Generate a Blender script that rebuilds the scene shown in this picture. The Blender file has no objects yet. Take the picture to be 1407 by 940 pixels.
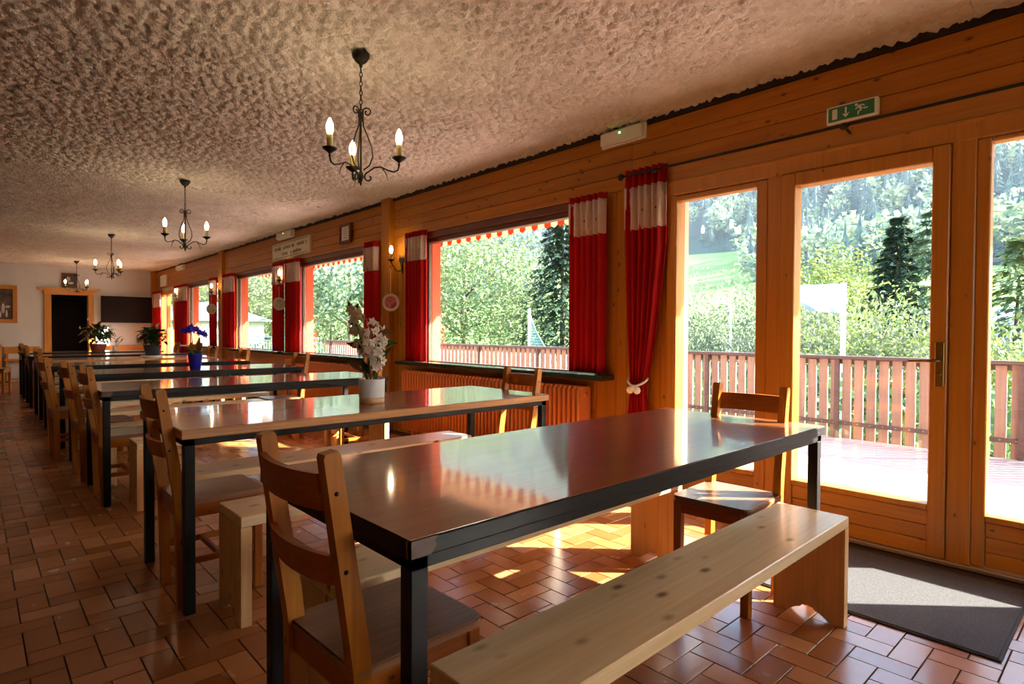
import bpy, bmesh, math, random
import numpy as np
from mathutils import Vector, Matrix

# ------------------------------------------------------------------ camera, sky, sun, exposure
SC = bpy.context.scene
COL = SC.collection
F_PX = 810.0
YAW, PITCH, ROLL = math.radians(42.55), math.radians(-1.04), math.radians(0.27)
cam_d = bpy.data.cameras.new('camera')
cam_d.sensor_fit = 'HORIZONTAL'
cam_d.sensor_width = 36.0
cam_d.lens = 36.0 * F_PX / 1407.0
cam_d.clip_start = 0.05
cam_d.clip_end = 3000
cam = bpy.data.objects.new('camera', cam_d)
COL.objects.link(cam)
_f = Vector((math.sin(YAW) * math.cos(PITCH), math.cos(YAW) * math.cos(PITCH), math.sin(PITCH)))
_r = Vector((math.cos(YAW), -math.sin(YAW), 0))
_u = _r.cross(_f)
_r2 = _r * math.cos(ROLL) + _u * math.sin(ROLL)
_u2 = -_r * math.sin(ROLL) + _u * math.cos(ROLL)
cam.matrix_world = Matrix(((_r2.x, _u2.x, -_f.x, 0), (_r2.y, _u2.y, -_f.y, 0), (_r2.z, _u2.z, -_f.z, 1.15), (0, 0, 0, 1)))
SC.camera = cam

SC.view_settings.view_transform = 'Standard'
SC.view_settings.look = 'None'
SC.view_settings.gamma = 1.0
SC.view_settings.use_curve_mapping = False
SC.view_settings.exposure = 0.12

world = bpy.data.worlds.new('sky')
SC.world = world
world.use_nodes = True
_nt = world.node_tree
_nt.nodes.clear()
_sky = _nt.nodes.new('ShaderNodeTexSky')
_sky.sky_type = 'NISHITA'
_sky.sun_disc = False
_sky.sun_elevation = math.radians(27)
_sky.sun_rotation = math.radians(135)
_bg = _nt.nodes.new('ShaderNodeBackground')
_bg.inputs[1].default_value = 1.9
_wo = _nt.nodes.new('ShaderNodeOutputWorld')
_nt.links.new(_sky.outputs[0], _bg.inputs[0])
_nt.links.new(_bg.outputs[0], _wo.inputs[0])

sun_d = bpy.data.lights.new('sun', 'SUN')
sun_d.energy = 62.0
sun_d.angle = math.radians(0.6)
sun_d.color = (1.0, 0.955, 0.88)
sun = bpy.data.objects.new('sun', sun_d)
COL.objects.link(sun)
sun.rotation_euler = Vector((-0.705, 0.709, -0.508)).to_track_quat('-Z', 'Y').to_euler()
sun.location = (30, -30, 25)
BULB = 95.0

CY = SC.cycles
CY.max_bounces = 10
CY.diffuse_bounces = 5
CY.glossy_bounces = 5
CY.transmission_bounces = 4
CY.transparent_max_bounces = 24
CY.caustics_reflective = True
CY.caustics_refractive = False
CY.blur_glossy = 0.6
CY.sample_clamp_indirect = 6.0

RND = random.Random(7)
XW = 3.6            # inner face of the window wall
ZC = 2.68           # ceiling
YF = 17.9           # far wall
YB = -4.0           # wall behind the camera
XL = -4.4           # left wall


def L(r, g, b):
    return tuple(((c / 255) / 12.92 if c / 255 <= 0.04045 else ((c / 255 + 0.055) / 1.055) ** 2.4) for c in (r, g, b)) + (1.0,)


# ------------------------------------------------------------------ materials
def new_mat(name):
    m = bpy.data.materials.new(name)
    m.use_nodes = True
    nt = m.node_tree
    nt.nodes.clear()
    out = nt.nodes.new('ShaderNodeOutputMaterial')
    b = nt.nodes.new('ShaderNodeBsdfPrincipled')
    nt.links.new(b.outputs[0], out.inputs[0])
    return m, nt, b, out


def N(nt, kind, **kw):
    n = nt.nodes.new('ShaderNode' + kind)
    for k, v in kw.items():
        if k.startswith('i_'):
            key = k[2:]
            key = int(key) if key.isdigit() else key
            n.inputs[key].default_value = v
        else:
            setattr(n, k, v)
    return n


def ramp(nt, stops):
    n = nt.nodes.new('ShaderNodeValToRGB')
    e = n.color_ramp.elements
    while len(e) < len(stops):
        e.new(0.5)
    for i, (p, c) in enumerate(stops):
        e[i].position = p
        e[i].color = c if len(c) == 4 else tuple(c) + (1,)
    return n


def mixc(nt, fac, a, b, blend='MIX'):
    n = nt.nodes.new('ShaderNodeMix')
    n.data_type = 'RGBA'
    n.blend_type = blend
    for sock, v in ((n.inputs[0], fac), (n.inputs[6], a), (n.inputs[7], b)):
        if hasattr(v, 'node'):
            nt.links.new(v, sock)
        else:
            sock.default_value = v
    return n.outputs[2]


def objcoord(nt, rnd=6.0):
    tc = N(nt, 'TexCoord')
    oi = N(nt, 'ObjectInfo')
    mul = N(nt, 'Math', operation='MULTIPLY', i_1=rnd)
    nt.links.new(oi.outputs['Random'], mul.inputs[0])
    add = N(nt, 'VectorMath', operation='ADD')
    nt.links.new(tc.outputs['Object'], add.inputs[0])
    nt.links.new(mul.outputs[0], add.inputs[1])
    return add.outputs[0], oi


def wood(name, c1, c2, axis='X', rough=0.4, knots=0.0, scale=1.0, coat=0.0, vary=0.0, knotcol=None, spec=0.5, bump=0.02):
    m, nt, b, out = new_mat(name)
    co, oi = objcoord(nt)
    ai = 'XYZ'.index(axis)
    sc = [9.0 * scale] * 3
    sc[ai] = 0.55 * scale
    mp = N(nt, 'Mapping', i_Scale=sc)
    nt.links.new(co, mp.inputs[0])
    nz = N(nt, 'TexNoise', i_Scale=2.2, i_Detail=5.0, i_Roughness=0.6, i_Distortion=0.7)
    nt.links.new(mp.outputs[0], nz.inputs[0])
    sc2 = [60.0 * scale] * 3
    sc2[ai] = 1.6 * scale
    mp2 = N(nt, 'Mapping', i_Scale=sc2)
    nt.links.new(co, mp2.inputs[0])
    nz2 = N(nt, 'TexNoise', i_Scale=1.5, i_Detail=3.0)
    nt.links.new(mp2.outputs[0], nz2.inputs[0])
    mx = N(nt, 'Math', operation='MULTIPLY_ADD', i_1=0.55, i_2=0.0)
    nt.links.new(nz2.outputs[0], mx.inputs[0])
    ad = N(nt, 'Math', operation='MULTIPLY_ADD', i_1=0.6)
    nt.links.new(nz.outputs[0], ad.inputs[0])
    nt.links.new(mx.outputs[0], ad.inputs[2])
    rp = ramp(nt, [(0.36, c1), (0.78, c2)])
    nt.links.new(ad.outputs[0], rp.inputs[0])
    col = rp.outputs[0]
    if knots:
        sk = [12.0] * 3
        sk[ai] = 6.5
        mk = N(nt, 'Mapping', i_Scale=sk)
        nt.links.new(co, mk.inputs[0])
        vo = N(nt, 'TexVoronoi', i_Scale=1.0, i_Randomness=1.0)
        nt.links.new(mk.outputs[0], vo.inputs[0])
        kr = ramp(nt, [(0.10 * knots, (1, 1, 1, 1)), (0.19 * knots, (0.4, 0.4, 0.4, 1)), (0.30 * knots, (0, 0, 0, 1))])
        nt.links.new(vo.outputs['Distance'], kr.inputs[0])
        kc = knotcol or tuple(x * 0.28 for x in c1[:3]) + (1,)
        col = mixc(nt, kr.outputs[0], col, kc)
    if vary:
        hs = N(nt, 'HueSaturation')
        mr = N(nt, 'MapRange', i_3=1 - vary, i_4=1 + vary)
        nt.links.new(oi.outputs['Random'], mr.inputs[0])
        nt.links.new(mr.outputs[0], hs.inputs['Value'])
        nt.links.new(col, hs.inputs['Color'])
        col = hs.outputs[0]
    nt.links.new(col, b.inputs['Base Color'])
    b.inputs['Roughness'].default_value = rough
    b.inputs['Specular IOR Level'].default_value = spec
    b.inputs['Coat Weight'].default_value = coat
    b.inputs['Coat Roughness'].default_value = 0.075
    b.inputs['Coat IOR'].default_value = 1.6
    if bump:
        bp = N(nt, 'Bump', i_Strength=0.25, i_Distance=bump * 0.05)
        nt.links.new(ad.outputs[0], bp.inputs['Height'])
        nt.links.new(bp.outputs[0], b.inputs['Normal'])
    return m


def plain(name, c, rough=0.5, metal=0.0, spec=0.5, noise=0.0, nscale=20.0, bump=0.0, emis=None, estr=0.0, transl=0.0, coat=0.0):
    m, nt, b, out = new_mat(name)
    if noise or bump:
        tc = N(nt, 'TexCoord')
        nz = N(nt, 'TexNoise', i_Scale=nscale, i_Detail=4.0)
        nt.links.new(tc.outputs['Object'], nz.inputs[0])
    if noise:
        d = tuple(max(0, x * (1 - noise)) for x in c[:3]) + (1,)
        h = tuple(min(1, x * (1 + noise)) for x in c[:3]) + (1,)
        rp = ramp(nt, [(0.3, d), (0.7, h)])
        nt.links.new(nz.outputs[0], rp.inputs[0])
        nt.links.new(rp.outputs[0], b.inputs['Base Color'])
    else:
        b.inputs['Base Color'].default_value = c
    if bump:
        bp = N(nt, 'Bump', i_Strength=0.5, i_Distance=bump)
        nt.links.new(nz.outputs[0], bp.inputs['Height'])
        nt.links.new(bp.outputs[0], b.inputs['Normal'])
    b.inputs['Roughness'].default_value = rough
    b.inputs['Metallic'].default_value = metal
    b.inputs['Specular IOR Level'].default_value = spec
    b.inputs['Coat Weight'].default_value = coat
    if emis:
        b.inputs['Emission Color'].default_value = emis
        b.inputs['Emission Strength'].default_value = estr
    if transl:
        tr = N(nt, 'BsdfTranslucent')
        tr.inputs[0].default_value = c
        if noise:
            nt.links.new(rp.outputs[0], tr.inputs[0])
        mx = N(nt, 'MixShader', i_0=transl)
        nt.links.new(b.outputs[0], mx.inputs[1])
        nt.links.new(tr.outputs[0], mx.inputs[2])
        nt.links.new(mx.outputs[0], out.inputs[0])
    return m


def glass_mat(name):
    m = bpy.data.materials.new(name)
    m.use_nodes = True
    nt = m.node_tree
    nt.nodes.clear()
    out = nt.nodes.new('ShaderNodeOutputMaterial')
    tr = N(nt, 'BsdfTransparent')
    tr.inputs[0].default_value = (0.95, 0.97, 0.96, 1)
    gl = N(nt, 'BsdfGlossy')
    gl.inputs['Roughness'].default_value = 0.0
    lw = N(nt, 'LayerWeight', i_Blend=0.5)
    pw = N(nt, 'Math', operation='POWER', i_1=5.0)
    nt.links.new(lw.outputs['Facing'], pw.inputs[0])
    fr = N(nt, 'Math', operation='MULTIPLY_ADD', i_1=0.96, i_2=0.04)
    nt.links.new(pw.outputs[0], fr.inputs[0])
    mx = N(nt, 'MixShader')
    nt.links.new(fr.outputs[0], mx.inputs[0])
    nt.links.new(tr.outputs[0], mx.inputs[1])
    nt.links.new(gl.outputs[0], mx.inputs[2])
    nt.links.new(mx.outputs[0], out.inputs[0])
    return m


M = {}
M['plankY'] = wood('varnished_pine_along', L(156, 88, 6), L(182, 112, 14), 'Y', 0.45, 0.55, 0.8, vary=0.1, spec=0.3)
M['plankZ'] = wood('varnished_pine_upright', L(158, 90, 8), L(186, 116, 18), 'Z', 0.45, 0.55, 0.8, vary=0.09, spec=0.3)
M['frameY'] = wood('door_pine_along', L(164, 98, 12), L(190, 122, 24), 'Y', 0.38, 0.35, 0.8, vary=0.05)
M['frameZ'] = wood('door_pine_upright', L(164, 98, 12), L(190, 122, 24), 'Z', 0.38, 0.35, 0.8, vary=0.05)
M['frameX'] = wood('door_pine_across', L(172, 104, 18), L(200, 130, 32), 'X', 0.4, 0.35, 0.8, vary=0.05)
M['chairZ'] = wood('chair_pine_upright', L(150, 82, 10), L(184, 114, 24), 'Z', 0.45, 0.4, 1.2, vary=0.08, spec=0.3)
M['chairY'] = wood('chair_pine_across', L(142, 72, 10), L(174, 98, 22), 'Y', 0.45, 0.3, 1.2, vary=0.08, spec=0.3)
M['chairX'] = wood('chair_pine_along', L(142, 72, 10), L(174, 98, 22), 'X', 0.45, 0.3, 1.2, vary=0.08, spec=0.3)
M['seat'] = wood('worn_brown_seat', L(104, 66, 42), L(150, 104, 74), 'X', 0.36, 0.0, 1.4, vary=0.08, coat=0.15)
M['benchX'] = wood('pale_pine_along', L(214, 176, 122), L(238, 208, 160), 'X', 0.34, 0.75, 0.8, coat=0.15, vary=0.04, knotcol=L(120, 70, 30))
M['benchZ'] = wood('pale_pine_upright', L(206, 156, 94), L(232, 190, 128), 'Z', 0.4, 0.6, 0.8, vary=0.05, knotcol=L(120, 70, 30))
M['tabletop'] = wood('brown_tabletop', L(112, 66, 34), L(146, 90, 48), 'X', 0.34, 0.0, 1.5, spec=0.4, bump=0.0, coat=1.0)
M['palewood'] = wood('pale_tabletop', L(180, 150, 116), L(206, 178, 144), 'X', 0.22, 0.0, 1.5, spec=0.6, bump=0.0, coat=0.8)
M['woodedge'] = wood('ply_edge', L(150, 92, 40), L(196, 134, 68), 'X', 0.4, 0.0, 2.0)
M['wornpatch'] = wood('worn_bare_corner', L(62, 32, 16), L(92, 50, 26), 'X', 0.5, 0.0, 2.0)
M['blackmetal'] = plain('black_steel', L(22, 18, 16), 0.5, 0.0, 0.22, 0.25, 30)
M['iron'] = plain('wrought_iron', L(46, 38, 30), 0.45, 0.6, 0.5, 0.2, 40)
M['candle'] = plain('candle_sleeve', L(205, 180, 104), 0.5)
M['bulb'] = plain('lit_bulb', L(255, 240, 200), 0.3, emis=(1.0, 0.78, 0.48, 1), estr=BULB)
M['glass'] = glass_mat('window_glass')
M['red'] = plain('red_curtain', L(190, 24, 24), 0.8, 0, 0.2, 0.08, 60, transl=0.35)
M['lace'] = plain('white_lace', L(232, 205, 190), 0.8, 0, 0.2, 0.1, 160, transl=0.35)
M['dot'] = plain('embroidery', L(120, 40, 36), 0.8)
M['rope'] = plain('white_cord', L(240, 232, 218), 0.8)
M['salmon'] = plain('salmon_paint', L(206, 88, 58), 0.75, 0, 0.3, 0.05, 8)
M['render'] = plain('pale_exterior_render', L(206, 196, 180), 0.85, 0, 0.2, 0.05, 6)
M['sill'] = plain('dark_green_sill', L(44, 52, 44), 0.16, 0, 0.6, 0.15, 10)
M['darkwood'] = wood('dark_head_rail', L(82, 34, 14), L(112, 50, 22), 'Y', 0.4, 0.0, 0.8)
M['gap'] = plain('painted_shadow_gap', L(40, 22, 12), 0.8)  # shade of the gap at the wall top, put into the colour
M['radiator'] = plain('orange_radiator_paint', L(224, 124, 56), 0.35, 0, 0.5)
M['white'] = plain('white_plastic', L(226, 220, 206), 0.4)
M['offwhite'] = plain('cream_board', L(208, 196, 166), 0.6, noise=0.05, nscale=8)
M['green'] = plain('exit_green', L(20, 110, 56), 0.4)
M['led'] = plain('green_led', L(60, 255, 80), 0.4, emis=(0.1, 1.0, 0.2, 1), estr=14)
M['ledwarm'] = plain('warm_led', L(255, 230, 170), 0.4, emis=(1.0, 0.75, 0.4, 1), estr=8)
M['ink'] = plain('dark_ink', L(84, 80, 66), 0.7)
M['brass'] = plain('brass', L(130, 100, 48), 0.35, 0.85)
M['aluminium'] = plain('threshold_metal', L(170, 150, 120), 0.35, 0.7)
M['mat'] = plain('grey_mat_pile', L(78, 76, 76), 0.95, 0, 0.1, 0.3, 220, bump=0.004)
M['matedge'] = plain('mat_rubber', L(40, 38, 38), 0.8)
M['plaster'] = plain('white_wall_paint', L(206, 200, 196), 0.8, 0, 0.2, 0.03, 4)
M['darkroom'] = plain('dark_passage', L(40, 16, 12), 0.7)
M['screen'] = plain('tv_screen', L(30, 12, 11), 0.5, 0, 0.15)
M['pot_white'] = plain('white_ceramic', L(216, 214, 214), 0.4)
M['pot_wood'] = wood('pot_wood_base', L(180, 130, 84), L(210, 164, 116), 'X', 0.5, 0, 3)
M['pot_blue'] = plain('blue_ceramic', L(24, 26, 140), 0.2)
M['pot_dark'] = plain('dark_plastic_pot', L(40, 40, 46), 0.4)
M['terracotta'] = plain('terracotta_pot', L(150, 72, 50), 0.7)
M['soil'] = plain('bark_soil', L(64, 44, 32), 0.9, noise=0.4, nscale=60)
M['petal'] = plain('white_petal', L(238, 228, 216), 0.6, 0, 0.3, 0.04, 30, transl=0.35)
M['petal_tan'] = plain('faded_petal', L(190, 160, 120), 0.7, 0, 0.3, 0.15, 30, transl=0.3)
M['petal_blue'] = plain('blue_petal', L(54, 56, 220), 0.6, 0, 0.3, 0.1, 30, transl=0.3)
M['petal_red'] = plain('dark_red_bract', L(92, 24, 24), 0.6, 0, 0.3, 0.2, 30, transl=0.2)
M['leaf'] = plain('glossy_leaf', L(44, 92, 34), 0.35, 0, 0.5, 0.3, 20, transl=0.25)
M['leaf_dark'] = plain('dark_leaf', L(30, 62, 28), 0.35, 0, 0.5, 0.3, 20, transl=0.2)
M['leaf_dry'] = plain('dry_leaf', L(110, 74, 50), 0.7, 0, 0.3, 0.3, 20, transl=0.2)
M['stem'] = plain('green_stem', L(80, 96, 50), 0.5)
M['plate'] = plain('painted_plate_rim', L(206, 178, 162), 0.3)
M['plate_pic'] = plain('painted_plate_centre', L(186, 96, 88), 0.4, 0, 0.4, 0.5, 26)
M['plate_pic2'] = plain('painted_plate_centre_grey', L(176, 168, 140), 0.4, 0, 0.4, 0.3, 26)
M['ribbon'] = plain('cream_ribbon', L(214, 168, 108), 0.7)
M['picture'] = plain('faded_painting', L(84, 66, 62), 0.6, 0, 0.3, 0.5, 7)
M['figure'] = plain('painting_pale_figure', L(196, 180, 164), 0.6, noise=0.2, nscale=30)
M['paper'] = plain('white_paper', L(226, 218, 206), 0.7)
# outdoors
M['deckwood'] = wood('weathered_deck', L(158, 134, 126), L(188, 164, 154), 'Y', 0.7, 0.0, 0.7, vary=0.08)
M['slat'] = wood('railing_slat_wood', L(130, 98, 84), L(160, 126, 110), 'Z', 0.7, 0.3, 0.7, vary=0.1)
M['railwood'] = wood('dark_rail_wood', L(74, 52, 50), L(100, 72, 66), 'Y', 0.6, 0.0, 0.8)
M['awn_white'] = plain('awning_white_stripe', L(226, 206, 176), 0.85, 0, 0.1, transl=0.35)
M['awn_orange'] = plain('awning_orange_stripe', L(190, 70, 14), 0.85, 0, 0.1, transl=0.35)
M['bark'] = plain('tree_bark', L(96, 82, 66), 0.9, 0, 0.2, 0.3, 5)
M['polewhite'] = plain('white_pole_paint', L(226, 232, 236), 0.4)
M['netgreen'] = plain('pale_green_net', L(150, 186, 176), 0.7)
M['banner'] = plain('white_banner', L(146, 152, 162), 0.7, transl=0.4)
M['roofgrey'] = plain('grey_house_roof', L(120, 132, 150), 0.6, noise=0.1)
M['housewall'] = plain('pale_house_wall', L(214, 206, 196), 0.8)
M['greyrail'] = plain('grey_metal_rail', L(120, 130, 140), 0.5, 0.4)


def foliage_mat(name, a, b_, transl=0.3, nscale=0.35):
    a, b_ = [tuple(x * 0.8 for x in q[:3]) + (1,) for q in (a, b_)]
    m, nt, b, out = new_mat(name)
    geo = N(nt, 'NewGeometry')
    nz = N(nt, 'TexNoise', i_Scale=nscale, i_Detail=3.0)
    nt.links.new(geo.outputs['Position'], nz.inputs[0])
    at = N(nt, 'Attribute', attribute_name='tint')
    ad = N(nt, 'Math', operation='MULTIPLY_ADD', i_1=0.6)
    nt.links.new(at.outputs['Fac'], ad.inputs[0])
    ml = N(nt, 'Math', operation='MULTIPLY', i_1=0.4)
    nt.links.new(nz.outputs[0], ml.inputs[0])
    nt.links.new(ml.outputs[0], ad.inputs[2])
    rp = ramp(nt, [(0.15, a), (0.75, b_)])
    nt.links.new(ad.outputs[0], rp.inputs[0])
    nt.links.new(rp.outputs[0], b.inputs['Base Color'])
    b.inputs['Roughness'].default_value = 0.6
    b.inputs['Specular IOR Level'].default_value = 0.25
    tr = N(nt, 'BsdfTranslucent')
    nt.links.new(rp.outputs[0], tr.inputs[0])
    mx = N(nt, 'MixShader', i_0=transl)
    nt.links.new(b.outputs[0], mx.inputs[1])
    nt.links.new(tr.outputs[0], mx.inputs[2])
    nt.links.new(mx.outputs[0], out.inputs[0])
    return m


M['fol_pale'] = foliage_mat('pale_green_foliage', L(100, 118, 72), L(152, 164, 112))
M['fol_yellow'] = foliage_mat('yellow_green_foliage', L(98, 114, 56), L(150, 160, 88))
M['fol_grey'] = foliage_mat('grey_green_foliage', L(88, 100, 78), L(134, 140, 114))
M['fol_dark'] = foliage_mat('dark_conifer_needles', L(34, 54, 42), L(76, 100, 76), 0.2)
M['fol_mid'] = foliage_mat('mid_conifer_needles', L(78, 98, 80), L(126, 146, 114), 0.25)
M['fol_hedge'] = foliage_mat('hedge_leaves', L(60, 92, 50), L(110, 140, 84), 0.3, 1.0)
M['fol_far'] = foliage_mat('far_conifer_needles', L(52, 80, 84), L(94, 120, 112), 0.2, 0.02)
M['fol_far2'] = foliage_mat('far_broadleaf', L(108, 130, 104), L(154, 168, 128), 0.3, 0.02)
M['grass'] = plain('meadow_grass', L(108, 132, 72), 0.9, 0, 0.1, 0.2, 0.08)
M['forestfloor'] = plain('forest_floor', L(34, 56, 50), 0.95, 0, 0.1, 0.3, 0.05)


def tile_mat():
    m, nt, b, out = new_mat('terracotta_tile')
    at = N(nt, 'Attribute', attribute_name='tint')
    geo = N(nt, 'NewGeometry')
    nz = N(nt, 'TexNoise', i_Scale=9.0, i_Detail=4.0)
    nt.links.new(geo.outputs['Position'], nz.inputs[0])
    ad = N(nt, 'Math', operation='MULTIPLY_ADD', i_1=0.75)
    nt.links.new(at.outputs['Fac'], ad.inputs[0])
    ml = N(nt, 'Math', operation='MULTIPLY', i_1=0.25)
    nt.links.new(nz.outputs[0], ml.inputs[0])
    nt.links.new(ml.outputs[0], ad.inputs[2])
    rp = ramp(nt, [(0.1, L(144, 88, 46)), (0.5, L(168, 106, 60)), (0.95, L(186, 128, 80))])
    nt.links.new(ad.outputs[0], rp.inputs[0])
    nt.links.new(rp.outputs[0], b.inputs['Base Color'])
    rr = N(nt, 'MapRange', i_3=0.22, i_4=0.30)
    nt.links.new(nz.outputs[0], rr.inputs[0])
    nt.links.new(rr.outputs[0], b.inputs['Roughness'])
    nz2 = N(nt, 'TexNoise', i_Scale=24.0, i_Detail=2.0)
    nt.links.new(geo.outputs['Position'], nz2.inputs[0])
    bp = N(nt, 'Bump', i_Strength=0.2, i_Distance=0.003)
    nt.links.new(nz2.outputs[0], bp.inputs['Height'])
    nt.links.new(bp.outputs[0], b.inputs['Normal'])
    return m


M['tile'] = tile_mat()
M['grout'] = plain('dark_grout', L(66, 46, 34), 0.9, 0, 0.2, 0.2, 40)


def ceiling_mat():
    m, nt, b, out = new_mat('rough_plaster')
    geo = N(nt, 'NewGeometry')
    nz = N(nt, 'TexNoise', i_Scale=26.0, i_Detail=6.0, i_Roughness=0.65)
    nt.links.new(geo.outputs['Position'], nz.inputs[0])
    nz3 = N(nt, 'TexNoise', i_Scale=3.0, i_Detail=3.0)
    nt.links.new(geo.outputs['Position'], nz3.inputs[0])
    rp = ramp(nt, [(0.3, L(218, 206, 190)), (0.7, L(236, 226, 212))])
    nt.links.new(nz3.outputs[0], rp.inputs[0])
    nt.links.new(rp.outputs[0], b.inputs['Base Color'])
    b.inputs['Roughness'].default_value = 0.85
    b.inputs['Specular IOR Level'].default_value = 0.2
    bp = N(nt, 'Bump', i_Strength=1.0, i_Distance=0.024)
    nt.links.new(nz.outputs[0], bp.inputs['Height'])
    nt.links.new(bp.outputs[0], b.inputs['Normal'])
    return m


M['ceiling'] = ceiling_mat()


# ------------------------------------------------------------------ mesh helpers
class MB:
    def __init__(s):
        s.v, s.f, s.sm, s.mi, s.t = [], [], [], [], []
        s.cur = 0
        s.tint = 0.5

    def add(s, vs, fs, smooth=False):
        o = len(s.v)
        s.v.extend([tuple(p) for p in vs])
        s.t.extend([s.tint] * len(vs))
        for f in fs:
            s.f.append(tuple(i + o for i in f))
            s.sm.append(smooth)
            s.mi.append(s.cur)
        return s

    def box(s, lo, hi, b=0.0, mat=None):
        x0, y0, z0 = lo
        x1, y1, z1 = hi
        if b <= 0:
            vs = [(x0, y0, z0), (x1, y0, z0), (x1, y1, z0), (x0, y1, z0), (x0, y0, z1), (x1, y0, z1), (x1, y1, z1), (x0, y1, z1)]
            fs = [(0, 3, 2, 1), (4, 5, 6, 7), (0, 1, 5, 4), (1, 2, 6, 5), (2, 3, 7, 6), (3, 0, 4, 7)]
        else:
            b = min(b, (x1 - x0) * .45, (y1 - y0) * .45, (z1 - z0) * .45)
            vs, idx = [], {}
            for ix, X in ((0, x0), (1, x1)):
                for iy, Y in ((0, y0), (1, y1)):
                    for iz, Z in ((0, z0), (1, z1)):
                        sx, sy, sz = (b if ix == 0 else -b), (b if iy == 0 else -b), (b if iz == 0 else -b)
                        idx[ix, iy, iz, 'x'] = len(vs); vs.append((X, Y + sy, Z + sz))
                        idx[ix, iy, iz, 'y'] = len(vs); vs.append((X + sx, Y, Z + sz))
                        idx[ix, iy, iz, 'z'] = len(vs); vs.append((X + sx, Y + sy, Z))
            fs = []
            q = [(0, 0), (1, 0), (1, 1), (0, 1)]
            for e in (0, 1):
                fx = [idx[e, a, c, 'x'] for a, c in q]
                fy = [idx[a, e, c, 'y'] for a, c in q]
                fz = [idx[a, c, e, 'z'] for a, c in q]
                fs.append(tuple(fx if e else fx[::-1]))
                fs.append(tuple(fy[::-1] if e else fy))
                fs.append(tuple(fz if e else fz[::-1]))
            for a in (0, 1):
                for c in (0, 1):
                    sgn = (a == c)
                    k = (idx[a, c, 0, 'x'], idx[a, c, 0, 'y'], idx[a, c, 1, 'y'], idx[a, c, 1, 'x'])
                    fs.append(k[::-1] if not sgn else k)
                    k = (idx[a, 0, c, 'x'], idx[a, 1, c, 'x'], idx[a, 1, c, 'z'], idx[a, 0, c, 'z'])
                    fs.append(k if sgn else k[::-1])
                    k = (idx[0, a, c, 'y'], idx[1, a, c, 'y'], idx[1, a, c, 'z'], idx[0, a, c, 'z'])
                    fs.append(k[::-1] if sgn else k)
                    for d in (0, 1):
                        pass
            for a in (0, 1):
                for c in (0, 1):
                    for d in (0, 1):
                        t = (idx[a, c, d, 'x'], idx[a, c, d, 'y'], idx[a, c, d, 'z'])
                        fs.append(t if (a + c + d) % 2 else t[::-1])
        if mat is not None:
            vs = [tuple(mat @ Vector(p)) for p in vs]
        return s.add(vs, fs)

    def tube(s, pts, r, seg=8, cap=True, smooth=True):
        pts = [Vector(p) for p in pts]
        n = len(pts)
        rs = r if isinstance(r, (list, tuple)) else [r] * n
        vs, fs = [], []
        up = None
        for i, p in enumerate(pts):
            t = (pts[min(i + 1, n - 1)] - pts[max(i - 1, 0)]).normalized()
            if up is None:
                up = Vector((0, 0, 1)) if abs(t.z) < 0.9 else Vector((1, 0, 0))
            a = t.cross(up)
            if a.length < 1e-6:
                a = t.cross(Vector((0, 1, 0)))
            a.normalize()
            up = a.cross(t).normalized()
            for k in range(seg):
                an = 2 * math.pi * k / seg
                vs.append(p + (a * math.cos(an) + up * math.sin(an)) * rs[i])
        for i in range(n - 1):
            for k in range(seg):
                k2 = (k + 1) % seg
                fs.append((i * seg + k, i * seg + k2, (i + 1) * seg + k2, (i + 1) * seg + k))
        if cap:
            fs.append(tuple(range(seg))[::-1])
            fs.append(tuple((n - 1) * seg + k for k in range(seg)))
        return s.add(vs, fs, smooth)

    def lathe(s, prof, c=(0, 0, 0), seg=20, smooth=True, mat=None):
        vs, fs = [], []
        for r, z in prof:
            for k in range(seg):
                an = 2 * math.pi * k / seg
                vs.append(Vector((c[0] + r * math.cos(an), c[1] + r * math.sin(an), c[2] + z)))
        n = len(prof)
        for i in range(n - 1):
            for k in range(seg):
                k2 = (k + 1) % seg
                fs.append((i * seg + k, i * seg + k2, (i + 1) * seg + k2, (i + 1) * seg + k))
        fs.append(tuple(range(seg))[::-1])
        fs.append(tuple((n - 1) * seg + k for k in range(seg)))
        if mat is not None:
            vs = [mat @ v for v in vs]
        return s.add(vs, fs, smooth)

    def prism(s, poly, axis, a0, a1, mat=None):
        """poly: 2D outline; axis 'x' -> (y,z), 'y' -> (x,z), 'z' -> (x,y)"""
        n = len(poly)

        def P(u, v, w):
            return (w, u, v) if axis == 'x' else ((u, w, v) if axis == 'y' else (u, v, w))
        vs = [P(u, v, a0) for u, v in poly] + [P(u, v, a1) for u, v in poly]
        fs = [tuple(range(n))[::-1], tuple(range(n, 2 * n))]
        for i in range(n):
            j = (i + 1) % n
            fs.append((i, j, n + j, n + i))
        if mat is not None:
            vs = [tuple(mat @ Vector(p)) for p in vs]
        return s.add(vs, fs)

    def leafquad(s, p, d, nrm, ln, wd, curve=0.15):
        """a small bent leaf of two quads"""
        p, d = Vector(p), Vector(d).normalized()
        side = d.cross(Vector(nrm))
        if side.length < 1e-5:
            side = d.cross(Vector((1, 0, 0.3)))
        side.normalize()
        up = side.cross(d)
        m1 = p + d * ln * 0.5 + up * ln * curve
        e = p + d * ln
        vs = [p, m1 - side * wd / 2, e, m1 + side * wd / 2, m1 - up * wd * .12]
        return s.add(vs, [(0, 4, 2, 1), (0, 3, 2, 4)], True)

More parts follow.
